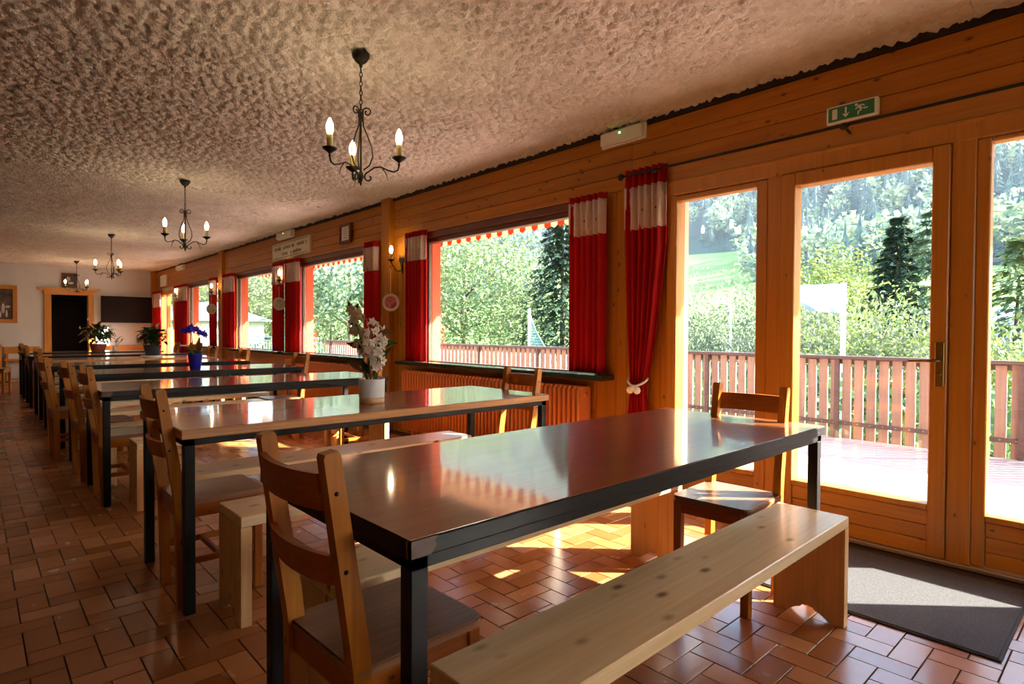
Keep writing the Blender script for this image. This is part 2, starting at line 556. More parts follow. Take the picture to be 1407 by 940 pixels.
    def mesh(s, name, mats, normals=True):
        me = bpy.data.meshes.new(name)
        me.from_pydata(s.v, [], s.f)
        if not isinstance(mats, (list, tuple)):
            mats = [mats]
        for m in mats:
            me.materials.append(m)
        me.polygons.foreach_set('use_smooth', s.sm)
        me.polygons.foreach_set('material_index', s.mi)
        at = me.attributes.new('tint', 'FLOAT', 'POINT')
        at.data.foreach_set('value', s.t)
        if normals:
            bm = bmesh.new()
            bm.from_mesh(me)
            bmesh.ops.recalc_face_normals(bm, faces=bm.faces)
            bm.to_mesh(me)
            bm.free()
        me.update()
        return me

    def build(s, name, mats, parent=None, loc=(0, 0, 0), normals=True, **kw):
        return link(name, s.mesh(name, mats, normals), parent, loc, **kw)


def link(name, data, parent=None, loc=(0, 0, 0), label=None, cat=None, group=None, kind=None):
    o = bpy.data.objects.new(name, data)
    COL.objects.link(o)
    o.location = loc
    if parent is not None:
        o.parent = parent
    tag(o, label, cat, group, kind)
    return o


def tag(o, label=None, cat=None, group=None, kind=None):
    if label:
        o['label'] = label
    if cat:
        o['category'] = cat
    if group:
        o['group'] = group
    if kind:
        o['kind'] = kind


def empty(name, loc=(0, 0, 0), rz=0.0, label=None, cat=None, group=None, kind=None):
    o = bpy.data.objects.new(name, None)
    COL.objects.link(o)
    o.location = loc
    o.rotation_euler = (0, 0, rz)
    o.empty_display_size = 0.1
    tag(o, label, cat, group, kind)
    return o


def copy_tree(o, parent=None):
    c = o.copy()
    COL.objects.link(c)
    if parent is not None:
        c.parent = parent
    for ch in list(o.children):
        copy_tree(ch, c)
    return c


def one(fn, *a, **k):
    m = MB()
    getattr(m, fn)(*a, **k)
    return m


def bx(name, lo, hi, mat, parent=None, b=0.0, **kw):
    return one('box', lo, hi, b).build(name, mat, parent, **kw)


# ================================================================== STRUCTURE
# ---- floor: herringbone terracotta tiles
floor = bx('floor', (XL, YB, -0.12), (XW + 0.2, YF, -0.005), M['grout'], kind='structure')
TM = 0.098
TX0, TY0 = 1.603, 1.800      # a vertical tile starts here


def tile_mesh(dx, dy, tint):
    m = MB()
    m.tint = tint
    g = 0.0022
    m.box((g, g, -0.006), (dx * TM - g, dy * TM - g, 0.0), 0.001)
    return m.mesh('tile', M['tile'])


trnd = random.Random(3)
tiles = []
for c in range(int((XL - TX0) / TM) - 2, int((3.56 - TX0) / TM) + 1):
    for r in range(int((YB - TY0) / TM) - 2, int((YF - TY0) / TM) + 1):
        k = (c - r) % 4
        if k == 0:
            w, h = 1, 2
        elif k == 1:
            w, h = 2, 1
        else:
            continue
        x, y = TX0 + c * TM, TY0 + r * TM
        if x < XL or y < YB or x + w * TM > 3.56 or y + h * TM > YF:
            continue
        tiles.append((x, y, w, h))


def seen(x, y):
    d = Vector((x, y, -1.15))
    z = d.dot(_f)
    if z < 0.4:
        return None
    u, v = d.dot(_r2) / z * F_PX, -d.dot(_u2) / z * F_PX
    if abs(u) > 720 or v > 480:
        return None
    return z


vis = sorted([(seen(t[0], t[1]), t) for t in tiles if seen(t[0], t[1])], key=lambda q: q[0])
near = set(t for _, t in vis[:290])
tms = {(1, 2): [tile_mesh(1, 2, i / 7) for i in range(8)], (2, 1): [tile_mesh(2, 1, i / 7) for i in range(8)]}
rest = MB()
for t in tiles:
    x, y, w, h = t
    z = trnd.uniform(-0.0006, 0.0006)
    if t in near:
        link('tile', trnd.choice(tms[(w, h)]), floor, (x, y, z))
    else:
        rest.tint = trnd.random()
        g = 0.0022
        rest.box((x + g, y + g, -0.006), (x + w * TM - g, y + h * TM - g, z), 0.001 if y < 8 else 0)
rest.build('tiles', M['tile'], floor, kind='stuff', normals=False)

# ---- ceiling: thick rough-cast plaster, displaced for real
def worley(P, cell, seed):
    g = np.floor(P / cell)
    best = np.full(len(P), 9.0)
    sec = np.full(len(P), 9.0)
    for i in (-1, 0, 1):
        for j in (-1, 0, 1):
            q = g + np.array([i, j])
            h = np.sin(q[:, 0] * 127.1 + q[:, 1] * 311.7 + seed) * 43758.5453
            h2 = np.sin(q[:, 0] * 269.5 + q[:, 1] * 183.3 + seed * 1.7) * 43758.5453
            pt = q + np.stack([h - np.floor(h), h2 - np.floor(h2)], 1)
            d = np.hypot(*(P / cell - pt).T)
            sec = np.minimum(sec, np.maximum(best, d))
            best = np.minimum(best, d)
    return best, sec


def plaster_patch(x0, x1, y0, y1, step):
    nx, ny = int((x1 - x0) / step) + 1, int((y1 - y0) / step) + 1
    X, Y = np.meshgrid(np.linspace(x0, x1, nx), np.linspace(y0, y1, ny))
    P = np.stack([X.ravel(), Y.ravel()], 1)
    wob = np.stack([np.sin(P[:, 1] * 31 + np.sin(P[:, 0] * 17)), np.sin(P[:, 0] * 29 + np.sin(P[:, 1] * 23))], 1) * 0.012
    a, a2 = worley(P + wob, 0.075, 1.0)
    b, b2 = worley(P + wob * 1.4, 0.036, 5.0)
    big, _ = worley(P, 0.6, 9.0)
    h = 0.019 * np.clip((a2 - a) * 2.8, 0, 1) + 0.013 * np.clip((b2 - b) * 2.4, 0, 1) + 0.008 * (1 - a) + 0.006 * (1 - big)
    Z = ZC + 0.024 - h
    V = np.stack([P[:, 0], P[:, 1], Z], 1)
    i = np.arange(nx * ny).reshape(ny, nx)
    Fq = np.stack([i[:-1, :-1], i[1:, :-1], i[1:, 1:], i[:-1, 1:]], -1).reshape(-1, 4)
    return V, Fq


Vs, Fs, o = [], [], 0
for args in ((-2.6, XW, 0.6, 7.0, 0.0165), (-2.6, XW, 7.0, YF, 0.045), (XL, -2.6, YB, YF, 0.08), (-2.6, XW, YB, 0.6, 0.05)):
    v, f = plaster_patch(*args)
    Vs.append(v)
    Fs.append(f + o)
    o += len(v)
V, Fq = np.concatenate(Vs), np.concatenate(Fs)
me = bpy.data.meshes.new('ceiling')
me.vertices.add(len(V))
me.vertices.foreach_set('co', V.ravel())
me.loops.add(Fq.size)
me.loops.foreach_set('vertex_index', Fq.ravel().astype(np.int32))
me.polygons.add(len(Fq))
me.polygons.foreach_set('loop_start', np.arange(0, Fq.size, 4, dtype=np.int32))
me.polygons.foreach_set('use_smooth', np.ones(len(Fq), dtype=bool))
me.update(calc_edges=True)
me.materials.append(M['ceiling'])
link('ceiling', me, kind='structure')
bx('trim_1', (XL - 0.3, YB - 0.3, ZC + 0.02), (XW + 0.45, YF + 0.3, ZC + 0.22), M['darkwood'], kind='structure')   # slab carrying the plaster

# ---- right wall with four windows in view, a near french door and a far one
WIN = [(2.95, 5.33), (6.28, 8.60), (9.15, 11.43), (12.4, 14.66), (-3.4, -1.75)]  # last opening is out of view, added to light the near bench
DOOR = (-0.24, 2.27)
DOOR2 = (15.3, 17.2)
ZS, ZH, ZD = 0.80, 2.20, 2.10
X_IN, X_OUT = XW + 0.02, XW + 0.20
wall = MB()
y = YB
for (a, b), kind in sorted([(w, 'w') for w in WIN] + [(DOOR, 'd'), (DOOR2, 'd')]):
    wall.box((X_IN, y, -0.1), (X_OUT, a, ZC + 0.02))
    wall.box((X_IN, a, ZH if kind == 'w' else ZD + 0.02), (X_OUT, b, ZC + 0.02))
    if kind == 'w':
        wall.box((X_IN, a, -0.1), (X_OUT, b, ZS))
    y = b
wall.box((X_IN, y, -0.1), (X_OUT, YF + 0.2, ZC + 0.02))
wall_right = wall.build('wall_right', M['render'], kind='structure')
prnd = random.Random(11)


def hplank(y0, y1, z0, z1, mat='plankY', proud=0.0):
    m = MB()
    m.box((XW - 0.001 - proud, y0, z0 + 0.0015), (X_IN, y1, z1 - 0.0015), 0.004)
    m.build('plank', M[mat], wall_right)


def vplank(y0, y1, z0, z1):
    n = max(1, round((y1 - y0) / 0.098))
    w = (y1 - y0) / n
    for i in range(n):
        m = MB()
        m.box((XW - prnd.uniform(0, 0.0015), y0 + i * w + 0.0012, z0), (X_IN, y0 + (i + 1) * w - 0.0012, z1), 0.004)
        m.build('plank', M['plankZ'], wall_right)


# boards running along above the openings (posts at 6.05 and 12.2 break them)
for y0, y1 in ((YB, 2.62), (2.62, 5.95), (6.14, 9.3), (9.3, 12.08), (12.32, YF)):
    z = 2.30 if y1 < 2.7 else 2.205
    n = 3 if y1 < 2.7 else 4
    h = (2.64 - z) / n
    for i in range(n):
        hplank(y0, y1, z + i * h, z + (i + 1) * h)
# upright boards between the openings and below the sills
vplank(2.27, 2.95, 0.0, 2.205)
for a, b in ((5.33, 5.95), (6.14, 6.28), (8.60, 9.15), (11.43, 12.08), (12.32, 12.4), (14.66, 15.3), (17.2, YF)):
    vplank(a, b, 0.0, 2.205)
for a, b in WIN:
    for i in range(3):
        hplank(a, b, 0.02 + i * 0.25, 0.02 + (i + 1) * 0.25)
vplank(YB, -3.4, 0.0, 2.30)
vplank(-1.75, DOOR[0], 0.0, 2.30)
hplank(-3.4, -1.75, 2.205, 2.30)
bx('trim_2', (XW - 0.055, 5.95, 0.0), (XW + 0.02, 6.14, ZC), M['plankZ'], b=0.006, kind='structure')
bx('trim_3', (XW - 0.055, 12.08, 0.0), (XW + 0.02, 12.32, ZC), M['plankZ'], b=0.006, kind='structure')
bx('trim_4', (XW - 0.10, YF - 0.14, 0.0), (XW + 0.02, YF, ZC), M['plankZ'], b=0.006, kind='structure')
bx('shadow_gap_strip', (XW - 0.006, YB, 2.64), (XW + 0.02, YF - 0.14, 2.70), M['gap'], kind='structure')  # dark strip standing in for the shadow gap under the ceiling

# windows
for i, (a, b) in enumerate(WIN):
    w = empty('window_%d' % (i + 1), (XW, (a + b) / 2, ZS), kind='structure')
    hh = (b - a) / 2
    fr = MB()
    fr.box((-0.012, -hh - 0.02, 1.335), (0.10, hh + 0.02, 1.40), 0.006)
    fr.box((0.02, -hh, 1.29), (0.10, hh, 1.335), 0.004)
    fr.box((0.045, -hh, 0.0), (0.10, -hh + 0.05, 1.29))
    fr.box((0.045, hh - 0.03, 0.0), (0.075, hh, 1.29))
    fr.box((0.045, -hh + 0.05, 0.0), (0.10, hh - 0.03, 0.03))
    fr.build('window_frame', M['darkwood'], w)
    bx('head_trim', (-0.02, -hh - 0.02, 1.40), (0.02, hh + 0.02, 1.412), M['frameX'], w)
    bx('pane', (0.060, -hh + 0.04, 0.03), (0.064, hh - 0.03, 1.29), M['glass'], w)
    rv = MB()
    rv.box((0.10, hh - 0.012, 0.0), (0.21, hh, 1.4))
    rv.box((0.10, -hh, 0.0), (0.21, -hh + 0.012, 1.4))
    rv.box((0.10, -hh, -0.02), (0.24, hh, 0.0))
    rv.build('reveal', M['salmon'], w)
    sl = MB()
    lo_y, hi_y = (2.77, 5.66) if i == 0 else (a - 0.1, b + 0.3)
    sl.box((-0.16, lo_y - (a + b) / 2, -0.02), (0.06, hi_y - (a + b) / 2, 0.022), 0.006)
    sl.build('window_sill', M['sill'], w)


# french doors
def bottom_planks(parent, y0, y1, z0, z1, x0, x1):
    h = (z1 - z0) / 3
    for i in range(3):
        bx('plank', (x0, y0, z0 + i * h + 0.0015), (x1, y1, z0 + (i + 1) * h - 0.0015), M['frameY'], parent, 0.003)


d1 = empty('door_1', (XW, 1.1, 0), kind='structure')
fm = MB()
X0, X1 = -0.045, 0.10
for y0, y1 in ((0.59, 0.69), (1.515, 1.60), (2.257 - 0.02, 2.30)):
    fm.box((X0 + 0.01, y0 - 1.1, 0.0), (X1, y1 - 1.1, 2.16), 0.006)
fm.box((X0 + 0.01, -0.27 - 1.1, 0.0), (X1, -0.20 - 1.1, 2.16), 0.006)
fm.box((X0 + 0.005, -0.27 - 1.1, 2.085), (X1, 2.30 - 1.1, 2.175), 0.006)
fm.build('door_frame', M['frameZ'], d1)
bx('head_board', (-0.03, -0.3 - 1.1, 2.185), (0.02, 2.62 - 1.1, 2.31), M['frameY'], d1, 0.006)
bx('head_moulding', (-0.045, -0.3 - 1.1, 2.165), (0.02, 2.36 - 1.1, 2.187), M['frameY'], d1, 0.006)
bx('threshold', (-0.06, -0.2 - 1.1, 0.0), (0.14, 2.27 - 1.1, 0.022), M['aluminium'], d1, 0.004)


def sash(parent, name, y0, y1, st_lo, st_hi, top, zb, x0=-0.03, x1=0.045, z0=0.025, z1=2.08):
    """a glazed leaf: stiles, rails, boarded foot, pane"""
    yc = 1.1
    s = MB()
    s.box((x0, y0 - yc, z0), (x1, y0 + st_lo - yc, z1), 0.005)
    s.box((x0, y1 - st_hi - yc, z0), (x1, y1 - yc, z1), 0.005)
    s.box((x0 + 0.001, y0 + st_lo - yc, top), (x1, y1 - st_hi - yc, z1), 0.005)
    s.box((x0 + 0.001, y0 + st_lo - yc, zb - 0.03), (x1, y1 - st_hi - yc, zb), 0.004)
    o = s.build(name, M['frameZ'], parent)
    bottom_planks(o, y0 + st_lo - yc, y1 - st_hi - yc, z0, zb - 0.03, x0 + 0.012, x1 - 0.01)
    bx('pane', (0.004, y0 + st_lo - yc - 0.005, zb - 0.01), (0.008, y1 - st_hi - yc + 0.005, top + 0.01), M['glass'], o)
    return o


sash(d1, 'fixed_leaf', 1.60, 2.257, 0.07, 0.03, 2.045, 0.285)
leaf = sash(d1, 'door_leaf', 0.69, 1.515, 0.073, 0.085, 2.005, 0.285, x0=-0.055)
sash(d1, 'fixed_leaf', -0.165, 0.59, 0.05, 0.055, 2.06, 0.275)
hd = MB()
hd.box((-0.064, 0.700 - 1.1, 0.885), (-0.055, 0.738 - 1.1, 1.105), 0.003)
hd.tube([(-0.06, 0.719 - 1.1, 1.015), (-0.10, 0.719 - 1.1, 1.015), (-0.108, 0.74 - 1.1, 1.014), (-0.108, 0.84 - 1.1, 1.01)], 0.0085, 8)
hd.lathe([(0.0, 0), (0.011, 0.0), (0.011, 0.006), (0, 0.006)], (0, 0, 0), 12, mat=Matrix.Translation((-0.064, 0.719 - 1.1, 0.945)) @ Matrix.Rotation(-math.pi / 2, 4, 'Y'))
hd.build('handle', M['brass'], leaf, label='brass lever handle on a long backplate')

d2 = empty('door_2', (XW, 16.25, 0), kind='structure')
fm = MB()
for y0, y1 in ((15.3, 15.36), (15.92, 15.97), (16.52, 16.57), (17.15, 17.2)):
    fm.box((-0.02, y0 - 16.25, 0), (0.05, y1 - 16.25, 2.1), 0.005)
fm.box((-0.03, 15.3 - 16.25, 2.02), (0.09, 17.2 - 16.25, 2.12), 0.005)
fm.box((-0.02, 15.3 - 16.25, 0.0), (0.08, 17.2 - 16.25, 0.12), 0.005)
fm.build('door_frame', M['frameZ'], d2)
bx('pane', (0.02, 15.35 - 16.25, 0.1), (0.024, 17.15 - 16.25, 2.05), M['glass'], d2)
rv = MB()
rv.box((0.05, 17.185 - 16.25, 0), (0.21, 17.2 - 16.25, 2.12))
rv.build('reveal', M['salmon'], d2)

# far, left and back walls
wf = MB()
wf.box((XL - 0.2, YF, -0.1), (1.42, YF + 0.2, ZC + 0.02))
wf.box((2.15, YF, -0.1), (XW + 0.2, YF + 0.2, ZC + 0.02))
wf.box((1.42, YF, 1.99), (2.15, YF + 0.2, ZC + 0.02))
wall_far = wf.build('wall_far', M['plaster'], kind='structure')
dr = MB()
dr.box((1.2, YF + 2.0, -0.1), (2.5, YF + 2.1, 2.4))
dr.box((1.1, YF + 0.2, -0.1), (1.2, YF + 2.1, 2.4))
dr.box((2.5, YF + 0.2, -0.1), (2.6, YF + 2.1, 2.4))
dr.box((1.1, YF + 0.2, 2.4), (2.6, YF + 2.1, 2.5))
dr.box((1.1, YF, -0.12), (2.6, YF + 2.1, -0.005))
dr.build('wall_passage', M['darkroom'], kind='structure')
d3 = empty('door_3', (1.785, YF, 0), kind='structure')
for sx in (-1, 1):
    a, b = (1.285, 1.425) if sx < 0 else (2.145, 2.26)
    bx('door_jamb', (a - 1.785, -0.05, 0), (b - 1.785, 0.02, 1.99), M['frameZ'], d3, 0.006)
bx('door_lintel', (1.285 - 1.785, -0.055, 1.985), (2.26 - 1.785, 0.02, 2.075), M['frameX'], d3, 0.006)
one('prism', [(1.26 - 1.785, 2.065), (2.285 - 1.785, 2.065), (2.39 - 1.785, 2.11), (2.39 - 1.785, 2.135), (1.15 - 1.785, 2.135), (1.15 - 1.785, 2.11)], 'y', -0.10, 0.02).build('cornice', M['frameX'], d3)

wl = MB()
LWIN = []
y = YB - 0.2
for a, b in LWIN:
    wl.box((XL - 0.2, y, -0.1), (XL, a, ZC + 0.02))
    wl.box((XL - 0.2, a, -0.1), (XL, b, 0.85))
    wl.box((XL - 0.2, a, 2.2), (XL, b, ZC + 0.02))
    y = b
wl.box((XL - 0.2, y, -0.1), (XL, YF + 0.2, ZC + 0.02))
wl.build('wall_left', M['plaster'], kind='structure')
wb = MB()
wb.box((XL, YB - 0.2, -0.1), (0.4, YB, ZC + 0.02))
wb.box((3.0, YB - 0.2, -0.1), (XW + 0.2, YB, ZC + 0.02))
wb.box((0.4, YB - 0.2, -0.1), (2.0, YB, ZC))
wb.box((2.0, YB - 0.2, -0.1), (3.0, YB, 0.85))  # opening above is unseen, added for fill daylight from behind the camera
wb.box((0.4, YB - 0.2, 2.25), (3.0, YB, ZC + 0.02))
wb.build('wall_back', M['plaster'], kind='structure')

# ================================================================== FURNITURE
TABLE_Y = [0.95, 2.595, 4.55, 6.35, 8.02, 9.45, 11.1, 12.74]
TX0_, TX1_ = 0.61, 2.705
TD = 0.785
TLAB = [
    'long brown table nearest the camera, black edge with a worn bare corner',
    'long brown table with a bare wood edge carrying the white orchid pot',
    'third table back, black edge, worn bare corner, no plant on it',
    'black-edged table carrying the blue flower pot',
    'black-edged table just behind the one with the blue flower pot',
    'pale-topped table with rounded corners under the dark red-leaved plant',
    'black-edged table just in front of the peace lily table',
    'farthest table in the row, under the peace lily in the clay pot',
]


def make_table(i):
    y = TABLE_Y[i]
    xc, yc = (TX0_ + TX1_) / 2, y + TD / 2
    hx, hy = (TX1_ - TX0_) / 2, TD / 2
    t = empty('dining_table', (xc, yc, 0), 0, TLAB[i], 'table', 'long dining tables in one row')
    edge = M['woodedge'] if i in (1, 5) else M['blackmetal']
    if i == 5:
        R = 0.2
        def rr(e):
            pts = []
            for sx, sy, a0 in ((1, 1, 0), (-1, 1, 90), (-1, -1, 180), (1, -1, 270)):
                for k in range(7):
                    an = math.radians(a0 + 15 * k)
                    pts.append((sx * (hx - R) + (R + e) * math.cos(an), sy * (hy - R) + (R + e) * math.sin(an)))
            return pts
        one('prism', rr(0), 'z', 0.712, 0.748).build('edge_band', edge, t)
        one('prism', rr(-0.004), 'z', 0.7485, 0.7505).build('tabletop', M['palewood'], t)
    else:
        e = MB()
        e.box((-hx, -hy, 0.712), (hx, hy, 0.7485), 0.003)
        e.build('edge_band', edge, t)
        bx('tabletop', (-hx + 0.003, -hy + 0.003, 0.7487), (hx - 0.003, hy - 0.003, 0.7503), M['tabletop'], t)
    if i in (0, 2, 3):
        m = MB()
        m.prism([(-hx - 0.0008, 0.7135), (-hx + 0.050, 0.7135), (-hx + 0.056, 0.722), (-hx + 0.064, 0.730), (-hx + 0.059, 0.738), (-hx + 0.066, 0.748), (-hx - 0.0008, 0.748)], 'y', -hy - 0.0008, -hy + 0.004)
        m.box((-hx - 0.0008, -hy - 0.0008, 0.7135), (-hx + 0.004, -hy + 0.01, 0.748))
        m.build('worn_corner', M['wornpatch'], t, label='bare wood corner where the black edge has worn off')
    f = MB()
    q = 0.012
    for s in (-1, 1):
        f.box((-hx + q, s * (hy - q) - (0.04 if s > 0 else 0), 0.684), (hx - q, s * (hy - q) + (0.04 if s < 0 else 0), 0.7115), 0.002)
        f.box((s * (hx - q) - (0.04 if s > 0 else 0), -hy + q, 0.684), (s * (hx - q) + (0.04 if s < 0 else 0), hy - q, 0.7115), 0.002)
    f.build('table_frame', M['blackmetal'], t)
    for sx in (-1, 1):
        for sy in (-1, 1):
            x, yy = sx * (hx - q - 0.02), sy * (hy - q - 0.02)
            bx('leg', (x - 0.02, yy - 0.02, 0.0), (x + 0.02, yy + 0.02, 0.6845), M['blackmetal'], t, 0.002)
    return t


for i in range(8):
    make_table(i)


# ---- chairs
def make_chair():
    c = empty('dining_chair')
    # seat with rounded front corners
    R, hx, hy = 0.035, 0.18, 0.172
    pts = [(-hx, -hy), (-hx, hy)]
    for k in range(5):
        a = math.radians(90 - 22.5 * k)
        pts.append((hx - R + R * math.cos(a), hy - R + R * math.sin(a)))
    for k in range(5):
        a = math.radians(-22.5 * k)
        pts.append((hx - R + R * math.cos(a), -hy + R + R * math.sin(a)))
    s = MB()
    s.prism(pts, 'z', 0.424, 0.437)
    ins = [(x * 0.985, y * 0.985) for x, y in pts]
    s.prism(ins, 'z', 0.437, 0.441)
    s.prism(ins, 'z', 0.418, 0.424)
    s.build('seat', M['seat'], c)
    # rear posts: straight to the seat, then raked back
    for sy in (-1, 1):
        y0, y1 = (0.140, 0.172) if sy > 0 else (-0.172, -0.140)
        prof = [(-0.178, 0.0), (-0.140, 0.0), (-0.146, 0.44), (-0.152, 0.50), (-0.216, 0.90), (-0.222, 0.908), (-0.250, 0.903), (-0.253, 0.895), (-0.196, 0.50), (-0.188, 0.44)]
        one('prism', prof, 'y', y0, y1).build('rear_post', M['chairZ'], c)
    # curved ladder slats
    for z0, z1 in ((0.785, 0.862), (0.625, 0.690)):
        m = MB()
        n = 8
        ring = []
        for k in range(n + 1):
            u = k / n * 2 - 1
            y = u * 0.142
            zm = (z0 + z1) / 2
            xb = -0.198 - (zm - 0.5) * 0.14 - 0.012 - 0.022 * (1 - u * u)
            for dx, z in ((0.0, z0), (0.016, z0), (0.016 - 0.012, z1), (-0.012, z1)):
                ring.append((xb + 0.012 + dx, y, z))
        fs = []
        for k in range(n):
            for j in range(4):
                j2 = (j + 1) % 4
                fs.append((k * 4 + j, k * 4 + j2, (k + 1) * 4 + j2, (k + 1) * 4 + j))
        fs += [(0, 1, 2, 3), (n * 4, n * 4 + 1, n * 4 + 2, n * 4 + 3)]
        m.add(ring, fs)
        m.build('back_slat', M['chairY'], c)
    # dark screw heads on the post sides
    sc = MB()
    for sy in (-1, 1):
        for x, z in ((-0.226, 0.822), (-0.205, 0.657)):
            sc.lathe([(0.0, 0), (0.005, 0), (0.005, 0.0012), (0, 0.0012)], (0, 0, 0), 8, mat=Matrix.Translation((x, sy * 0.172, z)) @ Matrix.Rotation(-sy * math.pi / 2, 4, 'X'))
    sc.build('screw', M['blackmetal'], c)
    for sy in (-1, 1):
        y = sy * 0.150
        bx('front_leg', (0.128, y - 0.018, 0.0), (0.164, y + 0.018, 0.418), M['chairZ'], c, 0.003)
        bx('side_rail', (-0.148, y - 0.011, 0.362), (0.130, y + 0.011, 0.4175), M['chairX'], c, 0.002)
        bx('stretcher', (-0.15, y - 0.009, 0.165), (0.130, y + 0.009, 0.192), M['chairX'], c, 0.002)
    bx('front_rail', (0.136, -0.134, 0.362), (0.156, 0.134, 0.4175), M['chairY'], c, 0.002)
    bx('back_rail', (-0.176, -0.141, 0.362), (-0.154, 0.141, 0.4175), M['chairY'], c, 0.002)
    bx('stretcher', (-0.02, -0.142, 0.168), (0.0, 0.142, 0.19), M['chairY'], c, 0.002)
    return c


chair0 = make_chair()
chair_first = [True]


def chair(x, y, rz, label, group='pine ladder-back dining chairs'):
    if chair_first[0]:
        o = chair0
        chair_first[0] = False
    else:
        o = copy_tree(chair0)
    o.location = (x, y, 0)
    o.rotation_euler = (0, 0, math.radians(rz))
    tag(o, label, 'chair', group)
    return o


TN = ['nearest black-edged table', 'wood-edged orchid table', 'third table back', 'blue flower pot table',
      'fifth table back', 'pale rounded table', 'seventh table back', 'farthest table']
chair(0.757, 1.283, 2, 'ladder-back chair closest to the camera, at the left end of the nearest table')
chair(0.80, 2.87, -1, 'ladder-back chair at the aisle end of the wood-edged orchid table')
chair(0.80, 4.84, 0, 'ladder-back chair at the aisle end of the third table back')
chair(0.70, 6.62, 3, 'ladder-back chair at the aisle end of the blue flower pot table')
chair(0.77, 5.62, 3, 'ladder-back chair standing alone in the aisle between the third and fourth tables')
chair(0.80, 8.38, -4, 'ladder-back chair at the aisle end of the fifth table back')
chair(0.86, 9.70, 5, 'ladder-back chair at the aisle end of the pale rounded table')
chair(0.84, 11.45, 0, 'ladder-back chair at the aisle end of the seventh table back')
chair(0.86, 13.05, 2, 'ladder-back chair at the aisle end of the farthest table')
chair(2.435, 1.255, 183, 'ladder-back chair with sunlit seat at the window end of the nearest table')
chair(2.50, 2.88, 178, 'ladder-back chair at the window end of the wood-edged orchid table, before the radiator')
chair(2.56, 4.98, 176, 'ladder-back chair at the window end of the third table, behind the orchid')
chair(2.42, 6.28, 182, 'ladder-back chair at the window end of the blue flower pot table')
chair(2.46, 8.22, 180, 'ladder-back chair at the window end of the fifth table back')
chair(2.52, 9.80, 184, 'ladder-back chair at the window end of the pale rounded table')
chair(2.95, 12.3, 200, 'ladder-back chair before the far glazed door, nearer of the two')
chair(2.75, 12.95, 178, 'ladder-back chair before the far glazed door, at the farthest table')
chair(0.33, 14.1, -20, 'ladder-back chair by itself near the far wall at the left edge')


# ---- benches
def make_bench():
    b = empty('bench')
    hx, hy = 0.90, 0.136
    bx('bench_top', (-hx, -hy, 0.388), (hx, hy, 0.43), M['benchX'], b, 0.003)
    for s in (-1, 1):
        # end panel of three boards with an ogee cut in the foot
        foot = [(-hy, 0), (-hy + 0.052, 0.0)]
        for k in range(1, 9):
            u = k / 9
            foot.append((-hy + 0.052 + u * 0.084, 0.034 * math.sin(u * math.pi * 0.62) + (0.010 if k > 6 else 0)))
        foot.append((0.0, 0.046))
        right = [(-y, z) for y, z in foot[::-1]][1:]
        low = foot + right
        cuts = [(-hy, -0.047), (-0.046, 0.046), (0.047, hy)]
        x0, x1 = (-hx, -hx + 0.04) if s < 0 else (hx - 0.04, hx)

        def zl(y):
            for (ya, za), (yb, zb) in zip(low, low[1:]):
                if ya <= y <= yb and yb > ya:
                    return za + (zb - za) * (y - ya) / (yb - ya)
            return 0.0
        for a, c in cuts:
            ys = sorted({a, c} | {y for y, z in low if a < y < c})
            poly = [(y, zl(y)) for y in ys] + [(c, 0.3875), (a, 0.3875)]
            one('prism', poly, 'x', x0, x1).build('end_board', M['benchZ'], b)
    return b


bench0 = make_bench()
first = True
for i in range(8):
    for side in (0, 1):
        if i >= 6 and side == 1:
            continue
        o = bench0 if first else copy_tree(bench0)
        first = False
        y = TABLE_Y[i] + (-0.026 if side == 0 else 0.725)
        x = 1.627 if side == 0 else 1.645
        if i and side == 0:
            y -= 0.075
            x = 1.665
        o.location = (x + RND.uniform(-0.01, 0.01) * (i > 0), y, 0)
        o.rotation_euler = (0, 0, math.radians(0.6 if i == 0 and side == 0 else RND.uniform(-0.6, 0.6)))
        where = 'near' if side == 0 else 'far'
        tag(o, 'pale knotty pine bench on the %s long side of the %s' % (where, TN[i]), 'bench', 'pale pine benches along the tables')
bench0['label'] = 'pale knotty pine bench in front of everything, before the nearest table'

# ---- door mat
mt = empty('door_mat', (3.04, 0.785, 0.0), 0, 'dark grey mat on the tiles in front of the glazed door', 'mat')
bx('pile', (-0.395, -0.435, 0.001), (0.395, 0.435, 0.011), M['mat'], mt, 0.003)
bx('border', (-0.403, -0.443, 0.001), (0.403, 0.443, 0.007), M['matedge'], mt, 0.002)


